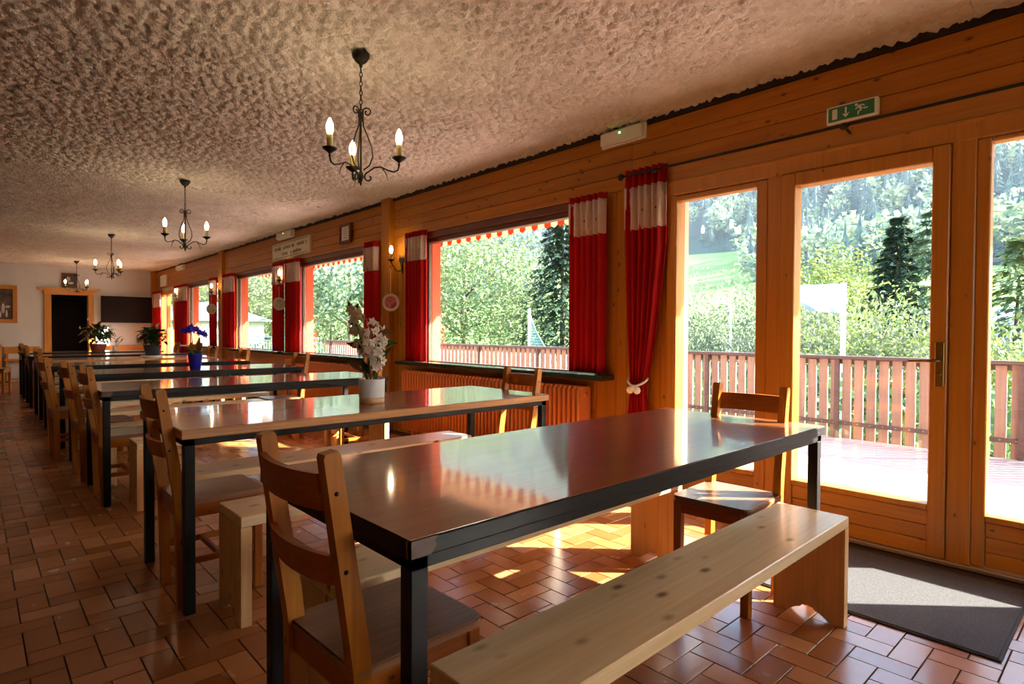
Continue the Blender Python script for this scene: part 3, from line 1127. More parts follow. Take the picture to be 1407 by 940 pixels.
# ================================================================== CURTAINS
def wavy(width, z0, z1, folds, amp, nz, thick, gather=None, zedge=None, phase=0.0, seed=0):
    """a hanging cloth with depth: sheet with two faces, folds run down it; local y across, x depth (toward -x is the room)"""
    m = MB()
    ny = folds * 8
    rr = random.Random(seed)
    ph = [rr.uniform(-0.5, 0.5) for _ in range(folds + 2)]
    vs = []
    for side in (0, 1):
        for j in range(nz + 1):
            v = j / nz
            for i in range(ny + 1):
                u = i / ny
                z = z1 + (z0 - z1) * v
                if zedge and j == nz:
                    z += zedge(u)
                yy, am = (u - 0.5) * width, amp
                if gather:
                    g, off = gather(z)
                    yy = yy * g + off
                    am = amp * (0.6 + 0.5 * g)
                a = u * folds * 2 * math.pi + ph[int(u * folds)] * 0.6 + phase
                x = am * math.sin(a) + am * 0.35 * math.sin(a * 0.47 + 1.3 + v * 0.8)
                vs.append((x + side * thick, yy, z))
    st = (nz + 1) * (ny + 1)
    fs = []
    for side in (0, 1):
        for j in range(nz):
            for i in range(ny):
                a = side * st + j * (ny + 1) + i
                fs.append((a, a + 1, a + ny + 2, a + ny + 1))
    for j in range(nz):
        for i in (0, ny):
            a = j * (ny + 1) + i
            fs.append((a, a + ny + 1, a + st + ny + 1, a + st))
    for i in range(ny):
        for j in (0, nz):
            a = j * (ny + 1) + i
            fs.append((a, a + 1, a + st + 1, a + st))
    m.add(vs, fs, True)
    return m


def curtain(y0, y1, z0, z1, folds, label, lz=(0.14, 0.40), x=3.52, gather=None, seed=1, amp=0.026):
    yc, w = (y0 + y1) / 2, y1 - y0
    c = empty('curtain', (x, yc, z0), 0, label, 'curtain', 'red curtains with a white lace band')
    g = (lambda z: gather(z + z0)) if gather else None
    wavy(w, 0, z1 - z0, folds, amp, 24 if gather else 8, 0.004, g, seed=seed).build('curtain_cloth', M['red'], c)
    g2 = (lambda z: gather(z + z0)) if gather else None
    l = wavy(w * 1.02, z1 - z0 - lz[1], z1 - z0 - lz[0], folds, amp, 3, 0.002, g2, zedge=lambda u: -0.014 * abs(math.sin(u * folds * math.pi)), seed=seed)
    l.v = [(px - 0.007, py, pz) for px, py, pz in l.v]
    lo = l.build('lace_band', M['lace'], c)
    k = max(2, folds // 2)
    for i in range(k):
        dm = MB()
        u = (i + 0.5) / k
        dm.lathe([(0, 0), (0.008, 0), (0.008, 0.002), (0, 0.002)], (0, 0, 0), 7, mat=Matrix.Translation((-amp - 0.012, (u - 0.5) * w, z1 - z0 - (lz[0] + lz[1]) / 2 - 0.03)) @ Matrix.Rotation(-math.pi / 2, 4, 'Y'))
        dm.build('embroidered_dot', M['dot'], lo)
    return c


def tie_gather(z):
    """curtain drawn in by its cord at z = 0.76, and swinging to the window side"""
    zt = 0.76
    if z > zt:
        u = min(1.0, (z - zt) / 1.0)
        k = u ** 0.75
        return 0.36 + 0.64 * k, 0.05 * (1 - k)
    return 0.36 + 0.20 * min(1, (zt - z) / 0.3), 0.05


WL = ['white lace', 'lace']
cur = curtain(2.285, 2.615, 0.05, 2.315, 6, 'red curtain tied with a white cord beside the glazed door', (0.13, 0.42), 3.525, tie_gather, 3, 0.026)
# its cord with a big soft knot
rp = MB()
yk = 0.05
ring = []
for k in range(17):
    a = 2 * math.pi * k / 16
    ring.append((-0.005 + 0.045 * math.cos(a), yk + 0.078 * math.sin(a), 0.76 - 0.05 + 0.03 * (math.cos(a) + 1) + 0.02 * abs(math.sin(a))))
rp.tube(ring, 0.008, 8)
rp.build('tie_cord', M['rope'], cur)
kn = MB()
for dy, dz, r in ((-0.03, -0.075, 0.027), (0.03, -0.075, 0.027), (0.0, -0.058, 0.022)):
    kn.lathe([(0.002, -r), (r * .7, -r * .72), (r, 0), (r * .7, r * .72), (0.002, r)], (-0.055, yk + dy, 0.76 + dz - 0.0), 12)
kn.build('tie_knot', M['rope'], cur)
curtain(2.80, 3.155, 0.835, 2.205, 6, 'short red curtain right of the first window, next to the tied one', (0.05, 0.30), seed=4)
curtain(5.19, 5.55, 0.825, 2.215, 6, 'short red curtain left of the first window, by the sconce', (0.06, 0.30), seed=5)
curtain(6.17, 6.465, 0.825, 2.21, 5, 'short red curtain right of the second window, behind the orchid', (0.07, 0.34), seed=6)
curtain(8.42, 8.90, 0.825, 2.21, 6, 'short red curtain left of the second window, under the cream sign', (0.06, 0.33), seed=7)
curtain(9.04, 9.40, 0.825, 2.20, 5, 'short red curtain right of the third window, behind the hanging grey plate', (0.06, 0.33), seed=8)
curtain(11.32, 11.90, 0.825, 2.19, 6, 'short red curtain left of the third window, beside the second post', (0.06, 0.33), seed=9)
curtain(12.40, 12.75, 0.825, 2.18, 4, 'short red curtain right of the fourth window, behind the farther plate', (0.06, 0.33), seed=10)
curtain(14.50, 15.10, 0.60, 2.17, 6, 'red curtain left of the fourth window, above the blue flowers', (0.06, 0.36), seed=12)
curtain(15.14, 15.5, 0.05, 2.17, 4, 'floor-length red curtain right of the far glazed door', (0.06, 0.36), seed=13)
curtain(16.95, 17.68, 0.05, 2.13, 6, 'floor-length red curtain in the far corner beside the television', (0.06, 0.40), seed=14)

rod = empty('curtain_rod', (3.50, 1.2, 2.275), 0, 'black iron curtain rod with ball ends above the glazed door', 'curtain rod')
one('tube', [(0, -1.6, 0), (0, 1.43, 0)], 0.0085, 10).build('rod', M['iron'], rod)
one('lathe', [(0.002, -0.026), (0.016, -0.02), (0.022, 0), (0.016, 0.02), (0.002, 0.026)], (0, 1.45, 0), 12).build('finial', M['iron'], rod)
for yy in (1.15 - 1.2, 2.345 - 1.2):
    br = MB()
    br.tube([(0, yy, -0.012), (0.09, yy, -0.03)], 0.007, 8)
    br.lathe([(0.002, -0.02), (0.018, -0.012), (0.023, 0), (0.018, 0.012), (0.002, 0.02)], (-0.018, yy, -0.012), 12)
    br.build('bracket', M['iron'], rod)

# ---- column radiators
fin = MB()
prof = [(-0.06, 0.10), (-0.052, 0.085), (0.052, 0.085), (0.06, 0.10), (0.06, 0.705), (0.048, 0.725), (-0.048, 0.725), (-0.06, 0.705)]
fin.prism(prof, 'y', -0.0155, 0.0155)
for x in (-0.061,):
    fin.tube([(x, 0, 0.10), (x, 0, 0.705)], 0.0155, 8)
fin_me = fin.mesh('radiator_fin', M['radiator'])
for a, b, lab in ((2.96, 5.56, 'long orange column radiator under the first window'), (6.35, 8.75, 'long orange column radiator under the second window')):
    rd = empty('radiator', (3.50, (a + b) / 2, 0), 0, lab, 'radiator', 'orange radiators under the windows')
    n = int((b - a) / 0.05)
    for k in range(n):
        link('fin', fin_me, rd, (0, a + (k + 0.5) * 0.05 - (a + b) / 2, 0))
    pp = MB()
    h = (b - a) / 2
    pp.tube([(0.0, -h, 0.14), (0.0, h, 0.14)], 0.02, 8)
    pp.tube([(0.0, -h, 0.66), (0.0, h, 0.66)], 0.02, 8)
    pp.build('header_pipe', M['radiator'], rd)
    ft = MB()
    for s in (-h + 0.2, h - 0.2):
        ft.box((-0.03, s - 0.012, 0.0), (0.03, s + 0.012, 0.09))
    ft.build('foot', M['radiator'], rd)

# ================================================================== LAMPS
def scroll(c, r0, r1, a0, a1, n=14):
    """flat spiral in the local u-z plane, returned as (u, z)"""
    out = []
    for k in range(n + 1):
        t = k / n
        a = math.radians(a0 + (a1 - a0) * t)
        r = r0 + (r1 - r0) * t
        out.append((c[0] + r * math.cos(a), c[1] + r * math.sin(a)))
    return out


CUP = [(0.004, -0.035), (0.007, -0.028), (0.004, -0.018), (0.014, -0.010), (0.034, 0.004), (0.040, 0.012), (0.036, 0.013), (0.012, 0.004), (0.004, 0.004)]
CANDLE = [(0.004, 0.0), (0.0155, 0.0), (0.0155, 0.078), (0.013, 0.082), (0.004, 0.082)]
BULBP = [(0.010, 0.080), (0.012, 0.086), (0.0165, 0.10), (0.0185, 0.117), (0.016, 0.136), (0.010, 0.152), (0.004, 0.163), (0.001, 0.167)]


def candle_arm(parent, tip):
    x, y, z = tip
    cup = one('lathe', CUP, (x, y, z), 12).build('drip_cup', M['iron'], parent)
    one('lathe', CANDLE, (x, y, z), 12).build('candle_sleeve', M['candle'], cup)
    one('lathe', BULBP, (x, y, z), 12).build('bulb', M['bulb'], cup)


def chandelier(x, y, zc, rot, angs, label):
    c = empty('chandelier', (x, y, zc), math.radians(rot), label, 'chandelier', 'three-candle iron chandeliers')
    one('lathe', [(0.002, -0.062), (0.008, -0.06), (0.010, -0.045), (0.03, -0.03), (0.048, -0.004), (0.05, 0.012), (0.01, 0.012)], (0, 0, 0), 14).build('ceiling_cup', M['iron'], c)
    ch = MB()
    z = -0.06
    k = 0
    while z > -0.31:
        pts = []
        for q in range(9):
            a = 2 * math.pi * q / 8
            u, w = 0.0075 * math.cos(a), 0.016 * math.sin(a)
            pts.append((u if k % 2 else 0, 0 if k % 2 else u, z - 0.014 + w))
        ch.tube(pts, 0.0026, 5, cap=False)
        z -= 0.025
        k += 1
    ch.build('chain', M['iron'], c)
    st = MB()
    st.lathe([(0.003, -0.30), (0.010, -0.31), (0.012, -0.34), (0.006, -0.36), (0.006, -0.62), (0.014, -0.64), (0.016, -0.66), (0.008, -0.68), (0.004, -0.70), (0.002, -0.705)], (0, 0, 0), 10)
    st.build('stem', M['iron'], c)
    for an in angs:
        ca, sa = math.cos(math.radians(an)), math.sin(math.radians(an))
        m = MB()

        def P(uz):
            return [(u * ca, u * sa, zz) for u, zz in uz]
        # cage bar bulging out and back, curled at the top
        cage = scroll((0.035, -0.305), 0.008, 0.026, -250, 150, 16) + [(0.012, -0.335), (0.014, -0.38), (0.036, -0.43), (0.062, -0.50), (0.066, -0.55), (0.048, -0.595), (0.014, -0.62)]
        m.tube(P(cage), 0.0042, 6)
        # arm: scroll at the root, rising sweep to the cup
        arm = scroll((0.045, -0.66), 0.006, 0.030, 420, 100, 16) + [(0.075, -0.606), (0.11, -0.603), (0.15, -0.622), (0.185, -0.632), (0.205, -0.622), (0.212, -0.60)]
        m.tube(P(arm), 0.0048, 6)
        m.tube(P([(0.115, -0.604), (0.14, -0.64), (0.150, -0.678)]), [0.004, 0.003, 0.001], 6)
        m.build('scroll_arm', M['iron'], c)
        candle_arm(c, (0.212 * ca, 0.212 * sa, -0.565))
    return c


chandelier(1.585, 2.96, 2.65, -42.5, (-3, 117, 237), 'wrought iron chandelier closest to the camera, over the orchid table')
chandelier(1.615, 6.68, 2.65, -42.5, (3, 123, 243), 'wrought iron chandelier over the blue flower pot table, second in the row')
chandelier(1.66, 11.25, 2.65, -42.5, (-30, 90, 210), 'wrought iron chandelier third in the row, before the television')
chandelier(1.74, 16.2, 2.65, -42.5, (10, 70, 200), 'smallest-looking chandelier, hanging before the dark doorway')


def sconce(x, y, z, label):
    s = empty('wall_sconce', (x, y, z), 0, label, 'wall lamp', 'iron candle sconces along the window wall')
    bp = MB()
    bp.box((-0.008, -0.012, -0.13), (0.0, 0.012, 0.05), 0.002)
    for sg in (-1, 1):
        bp.tube([(-0.01, 0, -0.09), (-0.012, sg * 0.02, -0.03)] + [(-0.012, sg * (0.028 + u), zz) for u, zz in scroll((0.0, 0.025), 0.032, 0.006, -80, 270, 12)], 0.0045, 6)
    for k in (-0.5, 0, 0.5):
        bp.prism([(k * 0.05 - 0.012, 0.0), (k * 0.09, 0.075), (k * 0.05 + 0.012, 0.0)], 'x', -0.012, -0.008)
    bp.build('back_plate', M['iron'], s)
    ar = MB()
    ar.tube([(-0.01, 0, -0.06)] + [(-0.02 - 0.11 * t, 0.0, -0.10 - 0.035 * math.sin(t * math.pi) + 0.05 * t) for t in (0.0, .2, .4, .6, .8, 1.0)] + [(-0.15, 0.0, -0.015)], 0.006, 8)
    ar.tube([(-0.13, 0.0, -0.055)] + [(-0.145 + u, 0.0, -0.075 + zz) for u, zz in scroll((0, 0), 0.022, 0.006, 60, 330, 10)], 0.004, 6)
    ar.build('arm', M['iron'], s)
    candle_arm(s, (-0.15, 0.0, 0.0))
    return s


sconce(XW - 0.002, 5.75, 1.93, 'iron candle sconce left of the first window, above the pinkish plate')
sconce(XW - 0.002, 8.98, 1.90, 'iron candle sconce between the second and third windows')
sconce(XW - 0.058, 12.2, 1.87, 'iron candle sconce on the second wooden post')
sconce(XW - 0.002, 15.12, 1.92, 'iron candle sconce between the fourth window and the far glazed door')


def hanging_plate(x, y, z, ztop, r, mat, label):
    p = empty('wall_plate', (x, y, z), 0, label, 'plate', 'round plates hung on ribbons')
    mt_ = Matrix.Rotation(math.radians(38), 4, 'Z') @ Matrix.Rotation(-math.pi / 2, 4, 'Y')
    mt_ = Matrix.Rotation(math.radians(45), 4, 'Z') @ Matrix.Rotation(-math.pi / 2, 4, 'Y')
    one('lathe', [(0.002, -0.012), (r * .6, -0.012), (r, 0.0), (r, 0.006), (r * .72, -0.001), (r * .7, -0.002), (0.002, -0.002)], (0, 0, 0), 28, mat=mt_).build('plate_rim', M['plate'], p)
    one('lathe', [(0.002, -0.002), (r * .69, -0.002), (r * .69, 0.0012), (0.002, 0.0012)], (0, 0, 0), 24, mat=mt_).build('plate_picture', mat, p)
    bx('ribbon', (-0.006, -0.008, r - 0.01), (-0.003, 0.008, ztop - z), M['ribbon'], p)


hanging_plate(3.452, 5.76, 1.465, 1.86, 0.098, M['plate_pic'], 'round pinkish painted plate hanging on a ribbon from the sconce')
hanging_plate(3.452, 8.99, 1.55, 1.83, 0.098, M['plate_pic2'], 'round grey-cream plate hanging between the second and third windows')
hanging_plate(3.396, 12.21, 1.55, 1.80, 0.098, M['plate_pic2'], 'round grey-cream plate hanging on the second wooden post')

# ================================================================== THINGS ON THE WINDOW WALL
s = empty('exit_sign', (XW, 1.143, 2.365), 0, 'green running-man exit sign above the glazed door', 'sign')
bx('sign_box', (-0.035, -0.129, -0.05), (0.002, 0.129, 0.05), M['white'], s, 0.006)
bx('green_face', (-0.0375, -0.112, -0.036), (-0.035, 0.116, 0.040), M['green'], s)
def pic(poly, x=-0.0392):
    m = MB()
    m.prism(poly, 'x', x, -0.0374)
    return m
mk = MB()
mk.prism([(0.096, -0.026), (0.070, -0.026), (0.070, 0.030), (0.096, 0.030)], 'x', -0.0392, -0.0374)
mk.build('door_symbol', M['white'], s)
mk = MB()
mk.prism([(0.0315, 0.030), (0.0225, 0.030), (0.0225, -0.004), (0.0315, -0.004)], 'x', -0.0392, -0.0374)
mk.prism([(0.046, -0.002), (0.027, -0.027), (0.008, -0.002), (0.024, -0.008), (0.030, -0.008)], 'x', -0.0392, -0.0374)
mk.build('arrow_symbol', M['white'], s)
mk = MB()
yr = -0.045
hd_ = [(yr + 0.020 + 0.0075 * math.cos(a * math.pi / 5), 0.0275 + 0.0075 * math.sin(a * math.pi / 5)) for a in range(10)]
mk.prism(hd_, 'x', -0.0392, -0.0374)
mk.prism([(yr + 0.014, 0.022), (yr + 0.002, 0.024), (yr - 0.012, 0.002), (yr - 0.003, -0.004), (yr + 0.012, 0.010)], 'x', -0.0392, -0.0374)   # trunk
mk.prism([(yr + 0.014, 0.017), (yr + 0.026, 0.006), (yr + 0.022, 0.002), (yr + 0.009, 0.011)], 'x', -0.0392, -0.0374)                       # front arm
mk.prism([(yr + 0.002, 0.024), (yr - 0.016, 0.023), (yr - 0.023, 0.011), (yr - 0.019, 0.009), (yr - 0.012, 0.018), (yr + 0.0, 0.018)], 'x', -0.0392, -0.0374)  # rear arm
mk.prism([(yr - 0.002, -0.002), (yr + 0.013, -0.010), (yr + 0.013, -0.029), (yr + 0.007, -0.029), (yr + 0.006, -0.013), (yr - 0.010, -0.006)], 'x', -0.0392, -0.0374)  # front leg
mk.prism([(yr - 0.010, 0.004), (yr - 0.020, -0.004), (yr - 0.036, -0.002), (yr - 0.036, 0.004), (yr - 0.021, 0.003)], 'x', -0.0392, -0.0374)  # rear leg
mk.build('running_man', M['white'], s)


def emergency(y, z, led, label, w=0.20):
    e = empty('emergency_light', (XW, y, z), 0, label, 'light', 'white emergency light boxes under the ceiling')
    bx('back_box', (-0.03, -w, -0.058), (0.0, w, 0.058), M['white'], e, 0.006)
    bx('diffuser', (-0.065, -w + 0.012, -0.05), (-0.03, w - 0.012, 0.05), M['white'], e, 0.012)
    one('lathe', [(0.001, 0), (0.008, 0), (0.006, 0.004), (0.001, 0.005)], (0, 0, 0), 10, mat=Matrix.Translation((-0.064, 0.0, 0.018)) @ Matrix.Rotation(-math.pi / 2, 4, 'Y')).build('status_led', led, e)


emergency(2.69, 2.602, M['led'], 'white emergency light box with a green lamp above the tied curtain')
emergency(9.05, 2.615, M['ledwarm'], 'white emergency light box above the cream lettered sign', 0.3)
emergency(15.2, 2.58, M['ledwarm'], 'farthest white emergency light box, near the far corner', 0.3)

s = empty('lettered_board', (XW, 8.87, 2.37), 0, 'cream board with dark old-style lettering above the windows', 'sign')
one('prism', [(-0.70, -0.105), (0.70, -0.128), (0.70, 0.132), (-0.70, 0.152)], 'x', -0.03, 0.0).build('board', M['offwhite'], s)
bd = MB()
for a, b in (((-0.64, -0.085), (0.64, -0.10)), ((-0.64, 0.125), (0.64, 0.105))):
    bd.prism([(a[0], a[1]), (b[0], b[1]), (b[0], b[1] + 0.008), (a[0], a[1] + 0.008)], 'x', -0.032, -0.0299)
bd.build('painted_border', M['ink'], s)
lr = random.Random(5)
for line, (ya, yb, zc, h) in enumerate(((-0.58, 0.60, 0.060, 0.058), (-0.42, 0.30, -0.035, 0.050))):
    y = yb
    while y > ya:
        lt = MB()
        w = lr.uniform(0.018, 0.036)
        if lr.random() < 0.15:
            y -= 0.05
            continue
        zz = zc - 0.01 * (y / 0.6)
        hh = h * lr.choice([0.75, 0.8, 1.0])
        for st in (0, 1):
            y2 = y - st * w * 0.7
            lt.prism([(y2, zz - h / 2), (y2 - 0.007, zz - h / 2 + 0.004), (y2 - 0.007, zz - h / 2 + hh), (y2, zz - h / 2 + hh - 0.004)], 'x', -0.032, -0.0299)
        tz = zz - h / 2 + (0.0 if lr.random() < .5 else hh - 0.012)
        lt.prism([(y, tz), (y - w * .9, tz + 0.003), (y - w * .9, tz + 0.010), (y, tz + 0.008)], 'x', -0.032, -0.0299)
        lt.build('letter', M['ink'], s)
        y -= w + 0.016

s = empty('framed_certificate', (XW, 7.07, 2.40), 0, 'small dark framed sheet on the boards above the second window', 'picture')
fm = MB()
for a in ((-0.15, -0.125, -0.115, 0.125), (0.115, -0.125, 0.15, 0.125), (-0.115, -0.125, 0.115, -0.09), (-0.115, 0.09, 0.115, 0.125)):
    fm.box((-0.05, a[0], a[1]), (-0.015, a[2], a[3]), 0.004)
fm.build('picture_frame', M['darkwood'], s)
bx('sheet', (-0.03, -0.117, -0.092), (-0.02, 0.117, 0.092), M['paper'], s)
ln = MB()
for k in range(5):
    ln.box((-0.0308, -0.06, 0.06 - k * 0.03), (-0.0299, 0.06 - 0.02 * (k % 2), 0.066 - k * 0.03))
ln.build('printed_lines', M['ink'], s)
s = bx('wall_paper_sheet', (XW - 0.035, 16.55, 2.24), (XW, 17.15, 2.52), M['paper'], None, 0.004)
tag(s, 'white sheet fixed to the boards near the far corner', 'notice')

# ================================================================== FAR WALL
t = empty('television', (2.95, YF - 0.125, 1.655), 0, 'wide flat dark television on the far wall', 'television')
bx('casing', (-0.55, -0.03, -0.335), (0.55, 0.06, 0.335), M['blackmetal'], t, 0.008)
bx('screen', (-0.53, -0.033, -0.315), (0.53, -0.029, 0.318), M['screen'], t)
bx('bracket', (-0.2, 0.06, -0.15), (0.2, 0.1, 0.15), M['blackmetal'], t)


def picture(name, x0, x1, z0, z1, fw, fmat, label, figs):
    xc, zc = (x0 + x1) / 2, (z0 + z1) / 2
    p = empty(name, (xc, YF - 0.005, zc), 0, label, 'picture')
    hx, hz = (x1 - x0) / 2, (z1 - z0) / 2
    f = MB()
    for a in ((-hx, -hz, hx, -hz + fw), (-hx, hz - fw, hx, hz), (-hx, -hz + fw, -hx + fw, hz - fw), (hx - fw, -hz + fw, hx, hz - fw)):
        f.box((a[0], -0.045, a[1]), (a[2], 0.0, a[3]), 0.006)
    f.build('picture_frame', fmat, p)
    cv = bx('canvas', (-hx + fw, -0.02, -hz + fw), (hx - fw, -0.01, hz - fw), M['picture'], p)
    for cx_, cz_, rx, rz in figs:
        g = MB()
        g.prism([(cx_ + rx * math.cos(a * math.pi / 5), cz_ + rz * math.sin(a * math.pi / 5)) for a in range(10)], 'y', -0.022, -0.0199)
        g.build('painted_figure', M['figure'], cv)


picture('wall_painting', -0.1, 0.80, 1.29, 2.155, 0.085, M['frameX'], 'large wood-framed dull painting at the left of the far wall', [(0.2, -0.1, 0.03, 0.12), (0.28, -0.06, 0.05, 0.03), (0.15, -0.24, 0.02, 0.08), (0.26, -0.22, 0.02, 0.09), (-0.1, -0.1, 0.05, 0.1)])
picture('wall_painting', 1.625, 1.93, 2.16, 2.51, 0.035, M['darkwood'], 'small dark painting hung above the doorway cornice', [(-0.02, 0.04, 0.04, 0.06), (0.03, -0.06, 0.06, 0.03)])

wbx = empty('long_bench', (0, YF, 0), 0, 'long low wooden seat along the far wall under the television', 'bench')
bx('seat_board', (2.4, -0.36, 0.42), (3.35, -0.02, 0.46), M['frameX'], wbx, 0.004)
bx('back_board', (2.4, -0.06, 0.56), (3.35, -0.02, 0.74), M['frameX'], wbx, 0.004)
for x in (2.45, 3.28):
    bx('support', (x, -0.34, 0.0), (x + 0.04, -0.02, 0.56), M['frameX'], wbx)
wbx = empty('long_bench', (0, YF, 0), 0, 'wooden seat along the far wall left of the dark doorway', 'bench')
bx('seat_board', (0.55, -0.36, 0.42), (1.2, -0.02, 0.46), M['frameX'], wbx, 0.004)
bx('back_board', (0.55, -0.06, 0.58), (1.2, -0.02, 0.74), M['frameX'], wbx, 0.004)
for x in (0.58, 1.12):
    bx('support', (x, -0.34, 0.0), (x + 0.04, -0.02, 0.58), M['frameX'], wbx)
wbx = empty('sideboard', (0.22, YF - 0.3, 0), 0, 'low wooden cupboard under the large framed painting', 'cupboard')
bx('body', (-0.3, -0.2, 0.0), (0.28, 0.28, 0.80), M['frameX'], wbx, 0.004)
for k in (-0.29, 0.0):
    dd = bx('door', (k, -0.215, 0.05), (k + 0.265, -0.2, 0.77), M['frameZ'], wbx, 0.004)
    bx('knob', (k + (0.23 if k < -.1 else 0.02), -0.23, 0.42), (k + (0.25 if k < -.1 else 0.04), -0.214, 0.44), M['brass'], dd)

# ================================================================== POTTED PLANTS
CR = Vector((0.737, -0.676, 0))      # direction across the room used to lay out the sprays
CF = Vector((0.676, 0.737, 0))


def PV(u, w, z):
    return CR * u + CF * w + Vector((0, 0, z))


def flower_mesh(name, mat, r, n=5, seed=0, cup=0.25):
    m = MB()
    rr = random.Random(seed)
    for k in range(n):
        a = 2 * math.pi * k / n + rr.uniform(-.15, .15)
        d = Vector((math.cos(a), math.sin(a), cup + rr.uniform(-.15, .25)))
        m.leafquad((0, 0, 0), d, (0, 0, 1), r * rr.uniform(.85, 1.1), r * 0.62, 0.1)
    m.lathe([(0.001, 0.0), (r * .16, r * .1), (r * .1, r * .4), (0.001, r * .42)], (0, 0, 0), 6)
    return m.mesh(name, mat)


def look_rot(d):
    return Vector(d).to_track_quat('Z', 'Y').to_euler()


prn = random.Random(21)
p = empty('potted_orchid', (1.644, 2.945, 0.7505), 0, 'tall white orchid in a white pot with a wooden base on the wood-edged table', 'plant')
one('lathe', [(0.002, 0.03), (0.068, 0.03), (0.070, 0.034), (0.0715, 0.128), (0.070, 0.133), (0.065, 0.132), (0.063, 0.115), (0.002, 0.115)], (0, 0, 0), 32).build('pot', M['pot_white'], p)
one('lathe', [(0.002, 0.0), (0.066, 0.0), (0.069, 0.003), (0.069, 0.030), (0.002, 0.030)], (0, 0, 0), 32).build('pot_base', M['pot_wood'], p, label='plain wooden base ring of the pot')
one('lathe', [(0.002, 0.112), (0.063, 0.116), (0.04, 0.124), (0.002, 0.127)], (0, 0, 0), 18).build('soil', M['soil'], p)
fl_w = [flower_mesh('flower', M['petal'], 0.032, 5, i) for i in range(4)]
fl_t = [flower_mesh('flower', M['petal_tan'], 0.034, 5, i + 9) for i in range(3)]
canes = [
    ([(-.02, 0, .12), (-.045, .01, .22), (-.055, .0, .32), (-.075, -.01, .42), (-.105, 0, .53)], 't'),
    ([(0.0, -.02, .12), (-.015, -.02, .24), (-.005, -.03, .34), (.015, -.03, .44)], 'w'),
    ([(0.02, 0.01, .12), (.035, 0.0, .22), (.04, 0.0, .32), (.035, .01, .40)], 'w'),
    ([(0.015, -.02, .12), (.03, -.03, .18), (.042, -.04, .24), (.04, -.04, .30)], 'w'),
    ([(-.03, .02, .12), (-.06, .02, .20), (-.075, .01, .27)], 'd'),
]
for pts, kind in canes:
    P3 = [PV(*q) for q in pts]
    one('tube', P3, [0.006] + [0.005] * (len(P3) - 2) + [0.002], 6).build('cane', M['stem'], p)
    if kind == 'd':
        continue
    n = 18 if kind == 'w' else 36
    for k in range(n):
        t = 0.38 + 0.62 * k / (n - 1)
        q = t * (len(P3) - 1)
        i = min(int(q), len(P3) - 2)
        base = P3[i].lerp(P3[i + 1], q - i)
        a = prn.uniform(0, 6.28)
        off = Vector((math.cos(a), math.sin(a), prn.uniform(-.2, .5))) * prn.uniform(.012, .034 if kind == 'w' else .05)
        o = link('flower', prn.choice(fl_w if kind == 'w' else fl_t), p, base + off)
        o.rotation_euler = look_rot(off + Vector((-.5, -.5, 0.1)) * 0.02)
for q, d, ln, w, mt_ in (((-.03, 0, .16), (-.6, 0, .35), .13, .03, 'leaf_dry'), ((.03, 0, .2), (.62, -.1, .8), .16, .03, 'leaf'), ((.0, .02, .3), (.9, 0, .25), .14, .045, 'leaf_dark'),
                      ((-.04, 0, .3), (-.7, 0, .2), .11, .04, 'leaf_dark'), ((-.1, 0, .48), (-.35, 0, .9), .10, .03, 'leaf_dark'), ((-.09, 0, .47), (.15, 0, .9), .09, .03, 'leaf_dark'),
                      ((.02, 0, .38), (.7, 0, .12), .12, .035, 'leaf_dry'), ((.03, 0, .34), (.9, .1, -.1), .12, .03, 'leaf'), ((-.05, 0, .2), (-.9, 0, .2), .10, .025, 'leaf_dry'),
                      ((0, 0, .14), (-.3, 0, .5), .12, .04, 'leaf_dark'), ((0.02, 0, .14), (.15, .3, .5), .13, .035, 'leaf_dry'), ((-.08, 0, .42), (-.8, 0, .5), .07, .025, 'leaf_dark')):
    m = MB()
    m.leafquad(PV(*q), PV(*d), (CF.x * -1, CF.y * -1, .4), ln, w, 0.12)
    m.build('leaf', M[mt_], p)

# blue flowers in a blue pot
p = empty('potted_blue_orchid', (1.66, 6.52, 0.7505), 0, 'blue flowers in a deep blue tapering pot on the fourth table', 'plant')
one('lathe', [(0.002, 0.0), (0.044, 0.0), (0.050, 0.006), (0.066, 0.15), (0.068, 0.165), (0.062, 0.165), (0.058, 0.15), (0.002, 0.148)], (0, 0, 0), 28).build('pot', M['pot_blue'], p)
one('lathe', [(0.002, 0.147), (0.058, 0.15), (0.03, 0.158), (0.002, 0.16)], (0, 0, 0), 14).build('soil', M['soil'], p)
fl_b = [flower_mesh('flower', M['petal_blue'], 0.035, 5, i + 20) for i in range(3)]
for sx, tips in (((-.01), (-.065, .40)), ((.01), (.055, .375))):
    P3 = [PV(sx, 0, .15), PV(sx * 2 - .005, 0, .25), PV((sx + tips[0]) / 2 + .01, 0, .34), PV(tips[0], 0, tips[1] + .02)]
    one('tube', P3, [.004, .0035, .003, .002], 6).build('stem', M['stem'], p)
for k in range(22):
    u = -0.105 + 0.21 * k / 21
    q = PV(u, prn.uniform(-.03, .03), 0.42 - 0.09 * abs(u + .03) / .12 * .7 + prn.uniform(-.02, .02))
    o = link('flower', prn.choice(fl_b), p, q)
    o.rotation_euler = look_rot((-.6 + prn.uniform(-.5, .5), -.7 + prn.uniform(-.5, .5), .2))
for k in range(12):
    a = k / 12 * 6.28 + .2
    m = MB()
    m.leafquad((0.03 * math.cos(a), 0.03 * math.sin(a), .15), (math.cos(a), math.sin(a), prn.uniform(.1, .9)), (0, 0, 1), prn.uniform(.08, .12), .04, .2)
    m.build('leaf', M['leaf' if k % 3 else 'leaf_dry'], p)
for k in range(3):
    m = MB()
    m.leafquad(PV(0.02 + .012 * k, 0, .16), PV(.12 - .1 * k, 0.1, 1), (-.6, -.7, 0), .18 - .02 * k, .05, .08)
    m.build('leaf', M['leaf_dry'], p)


